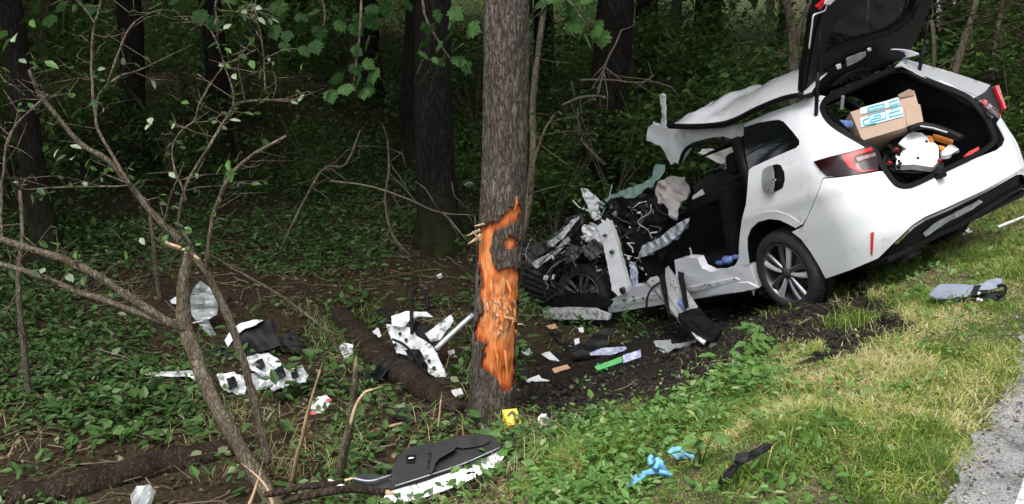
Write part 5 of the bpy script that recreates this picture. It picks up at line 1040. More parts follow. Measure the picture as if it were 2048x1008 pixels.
# broad leafed plants one can pick out
LM['leaf_broad'] = leaf_obj_mesh('leaf', 'maple', M['leaf_fresh'])
for (u, v, nl_, sz, lab) in [(985, 950, 14, .075, 'bright lobed plant growing against the torn car door'), (950, 985, 12, .07, 'low lobed plant under the white door edge'), (1450, 745, 12, .10, 'grey green broad leafed plant at the soil edge by the tissue'), (1515, 705, 14, .10, 'tall bright leafy plant at the edge of the soil scar'), (1030, 915, 9, .06, 'small lobed plant before the yellow marker'), (1400, 940, 7, .07, 'yellowing round leafed plant between glove and black strip'), (905, 870, 10, .07, 'leafy plant behind the torn car door'), (660, 905, 10, .07, 'leafy plant at the foot of the snapped stem'), (235, 880, 8, .08, 'pale leafed plant in the litter above the fallen log')]:
    g0 = ghit([(u, v)])[0]; root = empty('leafy_plant', tuple(g0), lab, 'plant'); rp = np.random.default_rng(u)
    for j in range(nl_):
        a = rp.uniform(0, 6.28); q = np.array([math.cos(a), math.sin(a), 0]) * rp.uniform(.02, .10) + [0, 0, rp.uniform(.04, .17)]; b = MB(); b.tube([(0, 0, -.01), q * [.5, .5, .7], q], .0018, 4); b.build('stem', M['leaf_dull'], root, smooth=True)
        put_leaf(root, tuple(q), sz * rp.uniform(.7, 1.2), rp.choice(['leaf_broad', 'leaf_fresh', 'leaf_broad']) if v != 745 else rp.choice(['leaf_pale', 'leaf_fresh']), rp.uniform(-.2, .5), a, False)
# ------------------------------------------------------------------ saplings, thin trunks and shrubs
def sapling(name, pts, dep, w, label, leaves=14, kinds=('leaf_dull', 'leaf_fresh'), lsz=(.04, .08), m='bark_twig', cat='sapling', group='thin saplings in the wood', side=8):
    base = at_depth([pts[0]], dep[0])[0]; root = empty(name, tuple(base), label, cat, group); o, Q = stroke(pts, dep, w, root, 'stem', M[m], base)
    r = np.random.default_rng(int(pts[0][0]) + 3)
    for j in range(side):
        p = Q[r.integers(len(Q) // 4, len(Q))]; d = r.normal(size=3); d /= np.linalg.norm(d); l_ = r.uniform(.12, .55); P = np.array([p, p + d * l_ * .5 + r.normal(size=3) * .05, p + d * l_ + [0, 0, -.05]]); b = MB(); b.tube(P - base, [.005, .004, .002], 5); b.build('twig', M[m], root, smooth=True)
        for q in range(max(0, leaves // side)):
            put_leaf(root, tuple(P[1 + q % 2] + r.normal(size=3) * .04 - base), r.uniform(*lsz), r.choice(kinds), r.uniform(0, .9), r.uniform(0, 6.3))
    return root
g = lambda u, v: float(ghit([(u, v)])[0][1])
sapling('sapling', [(58, 800), (50, 720), (42, 640), (36, 560), (45, 470), (40, 380)], [g(58, 800)] * 2, [11, 11, 9, 6], 'thin upright sapling stem rising beside the fallen grey strip', 12)
sapling('sapling', [(320, 605), (312, 540), (305, 470), (300, 420)], [g(320, 605)] * 2, [9, 8, 6], 'thin straight sapling behind the lower bare limbs', 20)
sapling('sapling', [(1046, 470), (1058, 400), (1066, 300), (1066, 200), (1078, 90), (1090, 0), (1094, -40)], [8.6, 8.8], [14, 14, 12, 10], 'slim sapling growing close behind the scarred tree', 30)
sapling('sapling', [(1048, 480), (1060, 360), (1085, 270), (1110, 228)], [7.4, 7.6], [7, 6, 4], 'thin bent stem leaning away from the scarred tree', 4)
sapling('sapling', [(1584, 300), (1584, 200), (1586, 100), (1580, 40), (1570, 0), (1560, -40)], [12.5, 12.6], [20, 18, 16], 'pale forked sapling trunk behind the torn car roof', 60, lsz=(.07, .12))
sapling('sapling', [(1584, 120), (1600, 50), (1625, 0), (1640, -30)], [12.6, 12.4], [12, 9], 'pale leaning fork beside the raised tailgate edge', 20, lsz=(.07, .12))
sapling('sapling', [(1865, 160), (1868, 100), (1864, 50), (1855, 45)], [11., 11.], [9, 7], 'bare thin stem behind the tailgate strut', 6)
sapling('sapling', [(1905, 160), (1925, 90), (1945, 30), (1955, -20)], [10.5, 10.5], [14, 12, 10], 'leaning bare stem in the thicket behind the boot', 8)
sapling('sapling', [(1985, 160), (1992, 80), (2005, 0), (2010, -30)], [11.5, 11.5], [8, 7], 'thin dark stem in the thicket beyond the white flank', 24)
sapling('sapling', [(560, 500), (640, 345), (690, 330), (720, 260)], [9.5, 9.8], [6, 5, 3], 'bare twiggy stem in the gloom behind the shrub', 6, side=12)
sapling('sapling', [(820, 510), (785, 470), (770, 400), (778, 340), (775, 280)], [9.2, 9.3], [6, 5, 3], 'bare forked stem before the mossy trunk foot', 5, side=12)
sapling('sapling', [(1210, 330), (1180, 300), (1160, 270), (1155, 215)], [11.5, 11.6], [8, 6, 4], 'thin bent stem at the foot of the leaning trunk', 12)
M['bark_twig_dim'] = mat('painted_gloom_twig', (.13, .105, .075), .9, var=.4, vscale=14)  # darker twig copy: the shade of the gloom is put into its colour
# bare sprays crossing the gloom
def spray(pts, dep, w, label, n=7, name='fallen_branch'):
    base = at_depth([pts[0]], dep[0])[0]; root = empty(name, tuple(base), label, 'branch', 'bare branches in the wood'); tm = M['bark_log'] if name == 'thicket_twig' else M['bark_twig_dim']; o, Q = stroke(pts, dep, w, root, 'limb', tm, base); r = np.random.default_rng(int(pts[0][1]) + 9)  # thicket twigs take the darker log bark as painted shade
    for j in range(n):
        p = Q[r.integers(2, len(Q))]; d = r.normal(size=3); d[1] *= .4; d /= np.linalg.norm(d); l_ = r.uniform(.1, .4); P = np.array([p, p + d * l_ * .6 + r.normal(size=3) * .04, p + d * l_]); b = MB(); b.tube(P - base, [.005, .004, .002], 5); b.build('twig', tm, root, smooth=True)
spray([(660, 362), (740, 372), (820, 400), (880, 425), (950, 430)], [8.2, 8.], [4, 4, 3, 2], 'thin bare branch reaching towards the scarred tree at bark height')
spray([(885, 425), (900, 440), (925, 470)], [8.1, 8.], [4, 3], 'short bent bare twig before the mossy trunk', 3)
spray([(1125, 210), (1160, 195), (1195, 192), (1210, 195)], [8.6, 8.4], [5, 5, 6], 'broken bare branch across the leaning trunk', 4)
spray([(1195, 192), (1205, 150), (1214, 120), (1230, 90), (1242, 60)], [8.4, 8.4], [5, 4, 3], 'thin upright bare twig against the leaning trunk', 5)
spray([(1160, 160), (1220, 160), (1280, 165), (1310, 150)], [8.8, 8.8], [4, 3, 2], 'long thin bare twig beyond the leaning trunk', 6)
for j in range(16):
    x0, y0 = 1850 + (j * 67) % 210, 20 + (j * 41) % 190; spray([(x0, y0), (x0 + 30, y0 - 14), (x0 + 70, y0 - 10 - j % 3 * 12), (x0 + 120, y0 - 34 + (j % 4) * 12)], [9.5 + (j % 5) * .5, 9.8 + (j % 5) * .5], [4, 3, 2], 'bare tangled twig in the dark thicket behind the boot', 8, 'thicket_twig')
# leafy shrubs
FOL = []
for kx in range(3):
    r = np.random.default_rng(70 + kx); n = 1500; c = r.normal(size=(26, 3)) * [.55, .55, .38]; P = c[r.integers(0, 26, n)] + r.normal(size=(n, 3)) * [.16, .16, .09] + [0, 0, .9]; P[:, 2] = np.maximum(P[:, 2], .05)
    me = scatter('foliage', P, r.uniform(.05, .11, n), LEAF, .45); me.materials.append(M['under']); FOL.append(me)
SHR = [(1230, 300, 12., 1.2, 'rounded green shrub at the foot of the leaning trunk'), (1330, 250, 13., 1.3, 'soft green shrub above the torn car roof'), (1410, 230, 12.6, 1.3, 'pale leafed shrub above the bent roof rail'), (1480, 190, 13.5, 1.3, 'green shrub beside the pale forked sapling'), (1110, 290, 11.5, .9, 'low shrub just beyond the scarred tree'), (1560, 230, 14., 1.5, 'tall green shrub behind the raised tailgate'), (1690, 120, 16., 1.8, 'dim shrub seen through the tailgate window'), (1880, 140, 12.5, 1.2, 'dark shrub behind the boot opening'), (1960, 150, 11.6, 1.1, 'dark shrub beyond the white rear flank'), (2040, 190, 11.2, 1.2, 'dense green shrub beyond the raised rear bumper'), (2080, 110, 12.8, 1.6, 'tall dim shrub closing the thicket beyond the bumper'), (30, 330, 12., 1.1, 'leafy shrub beyond the arching twigs'), (180, 260, 15., 1.2, 'dim leafy shrub between dark trunks behind arching twigs'), (360, 190, 18., 1.5, 'dim leafy shrub between the straight dark trunks'), (560, 160, 20., 1.3, 'dim shrub on the rise behind hanging maple leaves'), (950, 200, 17., 1.2, 'dim shrub beside the scarred tree trunk'), (1760, 70, 18., 2., 'dim shrub under the raised tailgate edge'), (1850, 60, 16.5, 1.8, 'dim shrub behind the tailgate strut'), (1925, 70, 15., 1.6, 'dim shrub among the tangled twigs'), (2000, 60, 15.5, 1.9, 'broad dim shrub beyond the tangled twigs'), (2070, 40, 17., 2.2, 'tall dim shrub at the end of the thicket'), (700, 60, 24., 1.8, 'far shrub on the rise above the maple leaves'), (460, 90, 24., 1.9, 'far shrub on the rise between trunks'), (260, 110, 22., 1.8, 'far shrub on the rise behind the shrub twigs'), (90, 120, 21., 1.8, 'far shrub on the rise behind slim trunk'), (1240, 90, 22., 1.7, 'far shrub beyond the leaning trunk'), (1290, 60, 20., 1.9, 'far shrub filling the gap above the vertical white strip'), (1365, 90, 18.5, 1.7, 'shrub between the distant leaning trunks'), (1440, 60, 18., 1.9, 'shrub beyond the torn roof crest'), (1520, 110, 15.5, 1.5, 'leafy shrub close beside the pale forked sapling'), (1150, 130, 17., 1.4, 'dim shrub beyond the hanging maple leaves'), (860, 130, 20., 1.5, 'dim shrub beyond the mossy leaning trunk'), (60, 60, 24., 2.1, 'far tall shrub behind the slim dark trunk'), (620, 40, 28., 2.3, 'far tall shrub at the top of the rise'), (520, 60, 26., 2.1, 'far tall shrub beside the top of the rise'), (340, 330, 13.5, .8, 'low shrub between the two straight dark trunks'), (620, 300, 13.5, .8, 'low shrub in the gloom beyond the bare forked stem'), (1010, 330, 13., .9, 'low leafy shrub hidden behind the scarred trunk')]
for i, (u, v, Y, sc, lab) in enumerate(SHR):
    p = at_depth([(u, v)], Y)[0]; zz_ = float(hz(p[0], p[1])[0]); root = empty('leafy_shrub', (p[0], p[1], zz_), lab, 'shrub', 'leafy shrubs in the shaded wood'); root.scale = (sc,) * 3
    f_ = link('foliage', FOL[i % 3], None, root); f_.rotation_euler = (0, 0, i * 1.3); f_.scale = (1, 1, .8 + .1 * (i % 4)); b = MB(); r = np.random.default_rng(i)
    for j in range(6):
        a = r.uniform(0, 6.28); b.tube([(0, 0, -.05), (.12 * math.cos(a), .12 * math.sin(a), .5), (.5 * math.cos(a), .5 * math.sin(a), r.uniform(.9, 1.4))], [.014, .010, .004], 5, False)
    b.build('stems', M['bark_twig'], root, smooth=True)
# ------------------------------------------------------------------ logs and sticks on the ground
def log(name, pts, wpx, label, m='bark_log', lift=.5, cat='log', knots=0, end='wood_pale'):
    P = ghit(catmull(pts, 5)); r_ = np.interp(np.linspace(0, 1, len(P)), np.linspace(0, 1, len(wpx)), wpx) / 2 / FPX * np.linalg.norm(P - ORG, axis=1); k3 = np.ones(7) / 7
    for c_ in range(3): P[:, c_] = np.convolve(np.pad(P[:, c_], 3, 'edge'), k3, 'valid')
    P[:, 2] += r_ * lift; P = catmull(P, 4); r_ = np.interp(np.linspace(0, 1, len(P)), np.linspace(0, 1, len(r_)), r_); n = 20; b = MB(); b.tube(P - P[0], r_, n, True); V = np.array(b.v); q = np.repeat(np.arange(len(P)), n); ctr = (P - P[0])[q]; d = V - ctr
    V = ctr + d * (1 + .14 * fbm(V, 9, 3, len(pts) + 3) + .10 * creases(V, 11, 5))[:, None]; b.v = [tuple(p) for p in V]; root = empty(name, tuple(P[0]), label, cat)
    b.build('bark', M[m], root, smooth=True)
    ca = MB(); ca.tube(np.array([P[-1] - P[0] - (P[-1] - P[-2]) * .2, P[-1] - P[0] + (P[-1] - P[-2]) * .25]), r_[-1] * .85, 14); ca.build('cut_end', M[end], root)
    return root
log('fallen_log', [(-60, 1025), (60, 1000), (160, 985), (260, 955), (360, 930), (440, 910), (510, 893)], [40, 46, 52, 54, 48, 42, 30], 'bark covered fallen log lying across the leaf litter under the shrub', lift=.3)
log('rotten_log', [(672, 628), (700, 665), (735, 705), (780, 745), (830, 780), (880, 808), (930, 832)], [30, 44, 52, 54, 52, 44, 26], 'dark rotten log beneath the torn white door frame', lift=.55, end='bark_log')
log('mossy_root', [(540, 815), (590, 790), (640, 775), (680, 772)], [14, 22, 22, 10], 'thin mossy root curving over the leaf litter', m='bark_dark', cat='root', end='bark_dark')
def stick(pts, dep, w, label, m='bark_twig', name='broken_stick'):
    base = at_depth([pts[0]], dep[0])[0]; root = empty(name, tuple(base), label, 'stick'); o, Q = stroke(pts, dep, w, root, 'shaft', M[m], base, 5, 8)
    q = Q[-1] - base; d = Q[-1] - Q[-2]; d /= np.linalg.norm(d); b = MB(); b.tube([q - d * .005, q + d * .035, q + d * .06], [w[-1] / 2 / FPX * 5 * .8, w[-1] / FPX * 1.2, .001], 6); b.build('splintered_end', M['wood_pale'], root); return root
stick([(584, 965), (592, 925), (605, 870), (622, 800), (640, 740)], [g(584, 965), 4.9], [10, 9, 7, 4], 'pale thin broken stick standing in the litter by the door panel', 'wood_pale')
stick([(676, 962), (684, 920), (700, 850), (708, 790), (712, 728)], [g(676, 962), 5.1], [19, 17, 14, 11], 'thick grey snapped stem standing before the rotten log')
stick([(700, 850), (712, 810), (728, 785), (745, 778)], [5.05, 5.1], [6, 6, 4], 'pale stripped twig forking from the snapped stem', 'wood_pale')
stick([(420, 510), (480, 545), (560, 590), (620, 635), (665, 680), (695, 735)], [5.2, 5.6], [5, 5, 5], 'long thin stem arching down over the litter', 'bark_twig', 'arched_stem')
stick([(580, 1000), (640, 985), (700, 978), (770, 985)], [4.35, 4.4], [16, 18, 14], 'split brown branch lying beside the torn door panel', 'bark_log', 'split_branch')
stick([(530, 990), (600, 975), (660, 968), (690, 960)], [4.5, 4.5], [12, 14, 8], 'short split branch among the splinters at the shrub foot', 'bark_log', 'split_branch')
stick([(715, 870), (760, 858), (810, 845), (850, 834)], [g(715, 870), g(850, 834)], [8, 7, 5], 'pale dry stick lying on straw below the rotten log', 'wood_pale')
stick([(498, 1010), (512, 975), (520, 945)], [4.6, 4.65], [7, 5, 2], 'frayed pale splinter of torn stem at the shrub foot', 'wood_pale', 'torn_splinter')
stick([(548, 1012), (530, 970), (500, 940)], [4.6, 4.65], [8, 5, 2], 'second frayed splinter crossing the shrub foot', 'wood_pale', 'torn_splinter')
stick([(873, 870), (877, 840), (882, 800)], [g(873, 870)] * 2, [5, 4, 3], 'small dead stem standing by the scarred tree foot', 'wood_pale')
# ------------------------------------------------------------------ loose wreckage and litter
def GPL(anchor, n, lift=.01):
    p = ghit([anchor])[0] + [0, 0, lift]; n = np.asarray(n, float)
    return p, n
def deb(name, label, cat, anchor, n=(0, -.6, 1), lift=.015, group=None):
    p, n = GPL(anchor, n, lift); r = empty(name, tuple(p), label, cat, group); return r, p, n
def piece(root, p, n, name, out, m, disp=(.01, 9, 1), thick=.006, step=6, push=0., smooth=False, round_=0):
    nn = n / np.linalg.norm(n); q = p + nn * push
    return panel(name, out, lambda px: on_plane(px, q, n) - p, M[m], root, step=step, thick=thick, disp=disp, smooth=smooth, round_=round_)
def scrap(name, label, cat, out, m, n=(0, -.6, 1), disp=(.008, 14, 2), thick=.004, lift=.012, anchor=None, group=None, step=5, smooth=False):
    """a thing that is one bent sheet"""
    a = anchor if anchor else (float(np.mean([q[0] for q in out])), float(max(q[1] for q in out))); p, nn = GPL(a, n, lift)
    o = panel(name, out, lambda px: on_plane(px, p, nn) - p, M[m], None, step=step, thick=thick, disp=disp, smooth=smooth); o.location = tuple(p); return tag(o, label, cat, group)
def rod(root, base, pts, pl, r, name, m, sides=6):
    P = on_plane(catmull(pts, 4), pl[0], pl[1]) - base; b = MB(); b.tube(P, r, sides); return b.build(name, M[m], root, smooth=True)

# torn grey panel standing behind the shrub stem
r, p, n = deb('torn_wing_panel', 'crumpled dull grey body panel propped upright behind the shrub stem', 'car part', (400, 672), (.25, -1, .45))
piece(r, p, n, 'upright_sheet', [(400, 561), (416, 574), (430, 591), (436, 614), (434, 628), (417, 641), (436, 668), (426, 677), (396, 646), (380, 626), (376, 599), (386, 578)], 'grey_panel', (.035, 5, 3), .006, 6)
piece(r, p, np.array([0, -.5, 1.]), 'folded_sheet', [(286, 650), (320, 640), (352, 639), (384, 646), (342, 675), (320, 685), (300, 672)], 'grey_panel', (.03, 6, 4), .006, 6)
rod(r, p, [(352, 640), (380, 646), (410, 640), (434, 628)], (p + n * .01, n), .006, 'folded_edge', 'white_torn')
scrap('white_scrap', 'small white scrap behind the grey upright panel', 'scrap', [(340, 600), (352, 594), (364, 600), (360, 608), (344, 607)], 'paper', anchor=(350, 620))
# black and white bumper fragment
r, p, n = deb('bumper_fragment', 'bent black bumper piece with white painted edge on the leaf litter', 'car part', (500, 716), (.1, -.9, .7), .02)
piece(r, p, n, 'black_moulding', [(402, 697), (425, 702), (450, 692), (478, 668), (500, 652), (540, 643), (554, 646), (556, 672), (590, 662), (594, 676), (617, 694), (604, 700), (560, 690), (520, 704), (470, 716), (430, 724), (408, 722)], 'black', (.03, 5, 8), .02, 7, 0, True)
piece(r, p, n, 'white_skin', [(450, 680), (462, 660), (482, 646), (506, 639), (528, 640), (512, 649), (490, 657), (472, 672), (456, 694)], 'white_torn', (.012, 9, 9), .006, 5, .03)
piece(r, p, n, 'black_flap', [(560, 684), (590, 668), (612, 690), (606, 712), (585, 700)], 'black_dusty', (.015, 9, 10), .008, 5, .02)
# crumpled white sheet
r, p, n = deb('crumpled_sheet', 'crumpled torn white sheet metal below the bent black bumper piece', 'car part', (535, 785), (.05, -.9, .8), .015)
piece(r, p, n, 'white_skin', [(500, 716), (514, 708), (533, 706), (562, 719), (577, 739), (602, 728), (615, 749), (609, 767), (587, 762), (562, 775), (548, 786), (528, 756), (506, 744)], 'white_torn', (.04, 8, 14), .006, 5)
piece(r, p, n, 'torn_corner', [(434, 750), (470, 743), (492, 754), (488, 790), (464, 792), (442, 770)], 'white_torn', (.03, 10, 15), .006, 5)
piece(r, p, n, 'inner_sheet', [(470, 752), (520, 742), (560, 760), (530, 780), (490, 776)], 'steel', (.03, 9, 16), .005, 6, -.02)
for (o_, sd_) in [([(508, 722), (524, 716), (530, 732), (514, 742)], 91), ([(548, 738), (566, 732), (572, 752), (556, 760)], 92), ([(452, 756), (468, 752), (474, 770), (458, 778)], 93), ([(580, 742), (592, 738), (596, 754), (584, 757)], 94)]: piece(r, p, n, 'dark_fragment', o_, 'black_dusty', (.015, 14, sd_), .006, 5, .035)  # dark fragments overlaid on the white sheet
scrap('metal_strip', 'long narrow bent grey strip lying on the leaves', 'car part', [(257, 748), (320, 744), (390, 740), (397, 752), (395, 765), (380, 755), (320, 753), (260, 758)], 'steel', (0, -.7, 1), (.008, 9, 17), .006)
P = ghit([(-40, 757), (60, 752), (150, 750), (250, 747), (300, 745)]) + [0, 0, .02]; b = MB(); b.tube(catmull(P, 4), .018, 6); tag(b.build('rotten_pole', M['bark_log'], smooth=True), 'thin brown rotten pole lying among the herbs', 'pole')
# torn white door frame with rail and cable loop
r, p, n = deb('torn_door_frame', 'torn white door frame with silver rail and looped black seal on the rotten log', 'car part', (840, 755), (.1, -1, .7), .05)
piece(r, p, n, 'white_panel', [(774, 650), (800, 650), (822, 655), (834, 674), (862, 690), (874, 710), (884, 730), (898, 755), (882, 760), (852, 744), (822, 714), (792, 705), (784, 680)], 'white_torn', (.02, 7, 21), .008, 5, 0)
piece(r, p, n, 'upper_flange', [(782, 632), (812, 623), (852, 624), (866, 634), (842, 633), (822, 637), (807, 655), (784, 650)], 'white_torn', (.01, 9, 22), .008, 5, .05)
rod(r, p, [(824, 668), (823, 630), (823, 604), (828, 580), (839, 574), (852, 588), (857, 620)], (p + n * .05, n), .014, 'rubber_seal', 'black', 8)
rod(r, p, [(872, 698), (910, 662), (946, 629)], (p + n * .02, n), .022, 'silver_rail', 'alloy_bright', 6)
piece(r, p, n, 'grey_plate', [(850, 666), (880, 645), (902, 628), (908, 640), (880, 680), (862, 684)], 'white_torn', (.012, 11, 23), .006, 5, .0)
piece(r, p, n, 'latch', [(812, 702), (838, 698), (850, 718), (858, 755), (846, 750), (818, 718)], 'black', (.02, 14, 24), .03, 5, .03)
rod(r, p, [(784, 678), (806, 688), (826, 708), (850, 748)], (p + n * .06, n), .010, 'window_channel', 'black')
rod(r, p, [(792, 720), (776, 738), (758, 762)], (p + n * .03, n), .016, 'bracket', 'black')
piece(r, p, n, 'black_trim', [(747, 744), (777, 714), (798, 712), (784, 740), (754, 768)], 'black', (.02, 10, 25), .02, 5, .0)
piece(r, p, n, 'painted_shadow_sheet', [(832, 640), (866, 655), (860, 690), (840, 676), (828, 656)], 'black_dusty', (.015, 9, 26), .01, 5, -.03)  # black sheet put in as the shadow inside the frame
for (u, v) in [(800, 668), (812, 680), (868, 736), (858, 722), (790, 690)]:
    q = on_plane([(u, v)], p + n / np.linalg.norm(n) * .012, n)[0] - p; b = MB(); b.tube([q, q + n * .006], .014, 10); b.build('hole_plug', M['black'], r)
scrap('black_cover', 'small black cover behind the torn white door frame', 'car part', [(734, 630), (762, 616), (784, 630), (774, 648), (740, 646)], 'black', (0, -.9, .8), (.015, 8, 27), .01)
scrap('dark_board', 'flat dark trim board wedged beside the rotten log', 'car part', [(684, 752), (747, 736), (754, 765), (692, 768)], 'black_dusty', (0, -.6, 1), (.006, 8, 28), .012)
scrap('white_scrap', 'ragged white scrap beside the rotten log', 'scrap', [(667, 695), (690, 687), (706, 690), (704, 708), (690, 721), (675, 706)], 'white_torn', (0, -.7, 1), (.02, 12, 29))
scrap('white_cube', 'small white foam lump on the rotten log', 'scrap', [(745, 662), (757, 657), (763, 672), (750, 681)], 'white_plain', (0, -1, .6), (.004, 12, 30), .03)
r, p, n = deb('plastic_clip', 'white and red plastic fragment lying by the standing pale stick', 'scrap', (640, 828), (0, -.8, .8))
piece(r, p, n, 'white_body', [(620, 812), (632, 800), (652, 791), (661, 800), (655, 815), (640, 827), (626, 824)], 'white_plain', (.015, 14, 31), .012, 4)
piece(r, p, n, 'red_tip', [(622, 822), (634, 826), (630, 832), (620, 828)], 'red_matt', (.004, 14, 32), .01, 4, .01)
piece(r, p, n, 'red_tab', [(650, 800), (658, 796), (664, 800), (656, 804)], 'red_matt', (.004, 14, 33), .01, 4, .012)
scrap('grey_cover', 'dull black plastic cover half hidden by straw below the log', 'car part', [(780, 818), (808, 812), (840, 834), (856, 850), (830, 852), (796, 838)], 'black_dusty', (0, -.6, 1), (.012, 8, 34), .01)
scrap('grey_shard', 'bent grey sheet shard leaning on the fallen log', 'car part', [(258, 992), (274, 973), (300, 969), (313, 984), (302, 1012), (264, 1016)], 'grey_panel', (.1, -1, .6), (.02, 8, 35), .006)
for i, (o_, lab) in enumerate([([(722, 694), (732, 690), (736, 698), (726, 702)], 'tiny white chip on the litter before the white door frame'), ([(895, 702), (908, 699), (910, 706), (898, 709)], 'small white shard beside the silver rail'), ([(902, 780), (922, 776), (928, 790), (908, 796)], 'white crumpled scrap at the foot of the scarred tree'), ([(873, 550), (882, 546), (886, 554), (876, 557)], 'tiny white chip among litter behind the door frame'), ([(925, 365), (940, 360), (950, 370), (930, 374)], 'pale scrap on the forest floor behind the scarred trunk')]):
    scrap('white_scrap', lab, 'scrap', o_, 'paper', disp=(.004, 20, 36 + i))
# car door lying inside-up
r, p, n = deb('torn_car_door', 'torn off car door lying with its black inner trim upwards, white edge below', 'car door', (880, 985), (.05, -.85, 1), .02)
piece(r, p, n, 'inner_trim', [(784, 936), (795, 917), (807, 899), (832, 891), (862, 886), (902, 876), (937, 869), (965, 869), (987, 872), (1004, 894), (980, 908), (952, 924), (905, 940), (862, 955), (820, 968), (777, 980)], 'black_dusty', (.006, 4, 41), .03, 7, .05, True)
piece(r, p, n, 'outer_skin', [(777, 982), (820, 970), (862, 957), (905, 942), (952, 926), (1004, 897), (1013, 905), (998, 929), (952, 954), (892, 980), (832, 1000), (782, 1006), (760, 1006)], 'white', (.006, 5, 42), .03, 7, .03, True)
piece(r, p, n, 'armrest', [(857, 946), (862, 918), (868, 892), (888, 884), (907, 880), (914, 897), (895, 908), (873, 920), (866, 944)], 'black', (.005, 5, 43), .03, 6, .09, True, 1)
piece(r, p, n, 'speaker_pocket', [(900, 884), (935, 872), (968, 872), (985, 880), (960, 894), (915, 898)], 'black', (.004, 5, 44), .01, 6, .062, True, 1)
piece(r, p, n, 'handle_recess', [(812, 911), (833, 908), (830, 925), (813, 926)], 'cloth', (.001, 5, 45), .01, 5, .060)
rod(r, p, [(817, 918), (822, 916), (828, 916)], (p + n / np.linalg.norm(n) * .07, n), .006, 'door_handle', 'chrome')
piece(r, p, n, 'window_frame', [(706, 957), (727, 946), (778, 954), (782, 975), (740, 980), (710, 976)], 'black', (.008, 6, 46), .02, 6, .03, True)
rod(r, p, [(657, 961), (697, 977), (735, 982), (770, 984)], (p + n / np.linalg.norm(n) * .04, n), .011, 'frame_edge', 'white_torn')
rod(r, p, [(700, 955), (740, 962), (782, 950)], (p + n / np.linalg.norm(n) * .06, n), .006, 'glass_run', 'silver')
rod(r, p, [(790, 972), (860, 950), (930, 926), (1000, 895)], (p + n / np.linalg.norm(n) * .064, n), .004, 'trim_seam', 'silver')
# yellow evidence marker
r, p, n = deb('evidence_marker', 'yellow numbered evidence marker tent at the foot of the scarred tree', 'marker', (1024, 864), (.05, -1, .35), .0)
back = np.array([.05, -1, .15]); P4 = on_plane([(1004, 820), (1033, 817), (1037, 860), (1009, 864)], p, back) - p; ft = on_plane([(1016, 851), (1044, 847)], p + np.array([0, -.075, 0]), back) - p
b = MB(); b.add(P4, [(0, 3, 2, 1)]); o_ = b.build('back_plate', M['yellow'], r); sv = o_.modifiers.new('thickness', 'SOLIDIFY'); sv.thickness = .003; sv.offset = -1
b = MB(); b.add([P4[0], P4[1], ft[1], ft[0]], [(0, 3, 2, 1)]); o_ = b.build('front_plate', M['yellow'], r); sv = o_.modifiers.new('thickness', 'SOLIDIFY'); sv.thickness = .003; sv.offset = -1
fn = np.cross(ft[0] - P4[0], P4[1] - P4[0]); fn /= np.linalg.norm(fn); fn = fn if fn @ (ORG - p) > 0 else -fn
panel('numeral', [(1014, 831), (1022, 822), (1026, 822), (1036, 843), (1033, 845), (1024, 827), (1016, 834)], lambda px: on_plane(px, p + P4[0] + fn * .004, fn) - p, M['ink'], r, step=6, thick=.001)
# ---- pieces beside the car
r, p, n = deb('cut_door_pillar', 'cut silver door pillar with black belt webbing leaning on the car sill', 'car part', (1425, 684), (0, -1, .5), .01)
tp = hit([(1335, 560)], .06)[0] @ CR.T + CO; bt = ghit([(1424, 684)])[0] + [0, 0, .03]; d = bt - tp; n = np.cross(np.array([.9, -.35, .1]), d); n = n / np.linalg.norm(n); n = n if n @ (ORG - tp) > 0 else -n; p = np.array(r.location)
def bp(name, out, m, push, thick=.02, disp=(.004, 12, 5), step=5, smooth=False): return panel(name, out, lambda px: on_plane(px, tp + n * push, n) - p, M[m], r, step=step, thick=thick, disp=disp, smooth=smooth)
bp('inner_half', [(1293, 563), (1302, 554), (1315, 552), (1322, 562), (1345, 606), (1364, 636), (1364, 646), (1338, 615), (1312, 581)], 'steel', .0, .03)
bp('outer_half', [(1331, 536), (1337, 531), (1353, 555), (1374, 581), (1396, 614), (1379, 626), (1361, 626), (1340, 597), (1330, 571)], 'steel', .02, .04)
bp('bright_flange', [(1333, 540), (1338, 536), (1350, 556), (1366, 590), (1380, 618), (1374, 622), (1356, 590), (1342, 565)], 'alloy_bright', .03, .01)
bp('lower_trim', [(1356, 627), (1395, 615), (1410, 629), (1426, 646), (1442, 657), (1436, 670), (1426, 681), (1404, 670), (1384, 657), (1364, 641)], 'black', .05, .05, (.006, 8, 6))
bp('trim_recess', [(1386, 641), (1402, 635), (1420, 655), (1406, 662)], 'black_dusty', .056, .01, (.003, 12, 7))
bp('belt_webbing', [(1353, 520), (1366, 518), (1369, 560), (1378, 614), (1370, 618), (1358, 565)], 'cloth', .09, .004, (.006, 8, 8))
bp('belt_webbing', [(1317, 551), (1329, 546), (1336, 590), (1341, 628), (1337, 634), (1328, 598)], 'cloth', .06, .004, (.006, 8, 9))
bp('blue_label', [(1354, 599), (1365, 597), (1374, 614), (1366, 616)], 'blue', .055, .003, (.001, 8, 10))
bp('torn_tip', [(1383, 664), (1413, 679), (1408, 687), (1394, 678)], 'white_torn', .02, .01)
P = on_plane(catmull([(1318, 566), (1304, 577), (1295, 594), (1293, 613)], 4), tp + n * .03, n) - p; b = MB(); b.tube(P, .010, 6); b.build('loose_cable', M['black'], r, smooth=True)
for (u, v) in [(1306, 562), (1322, 579), (1347, 562), (1342, 571), (1352, 575)]:
    q = on_plane([(u, v)], tp + n * .045, n)[0] - p; b = MB(); b.tube([q, q + n * .004], .008, 8); b.build('bolt_hole', M['black'], r)
scrap('black_trim_strip', 'narrow black trim strip lying below the torn sill end', 'car part', [(1089, 655), (1106, 659), (1154, 698), (1150, 707), (1128, 694), (1105, 672)], 'black', (0, -.6, 1), (.008, 8, 51), .01)
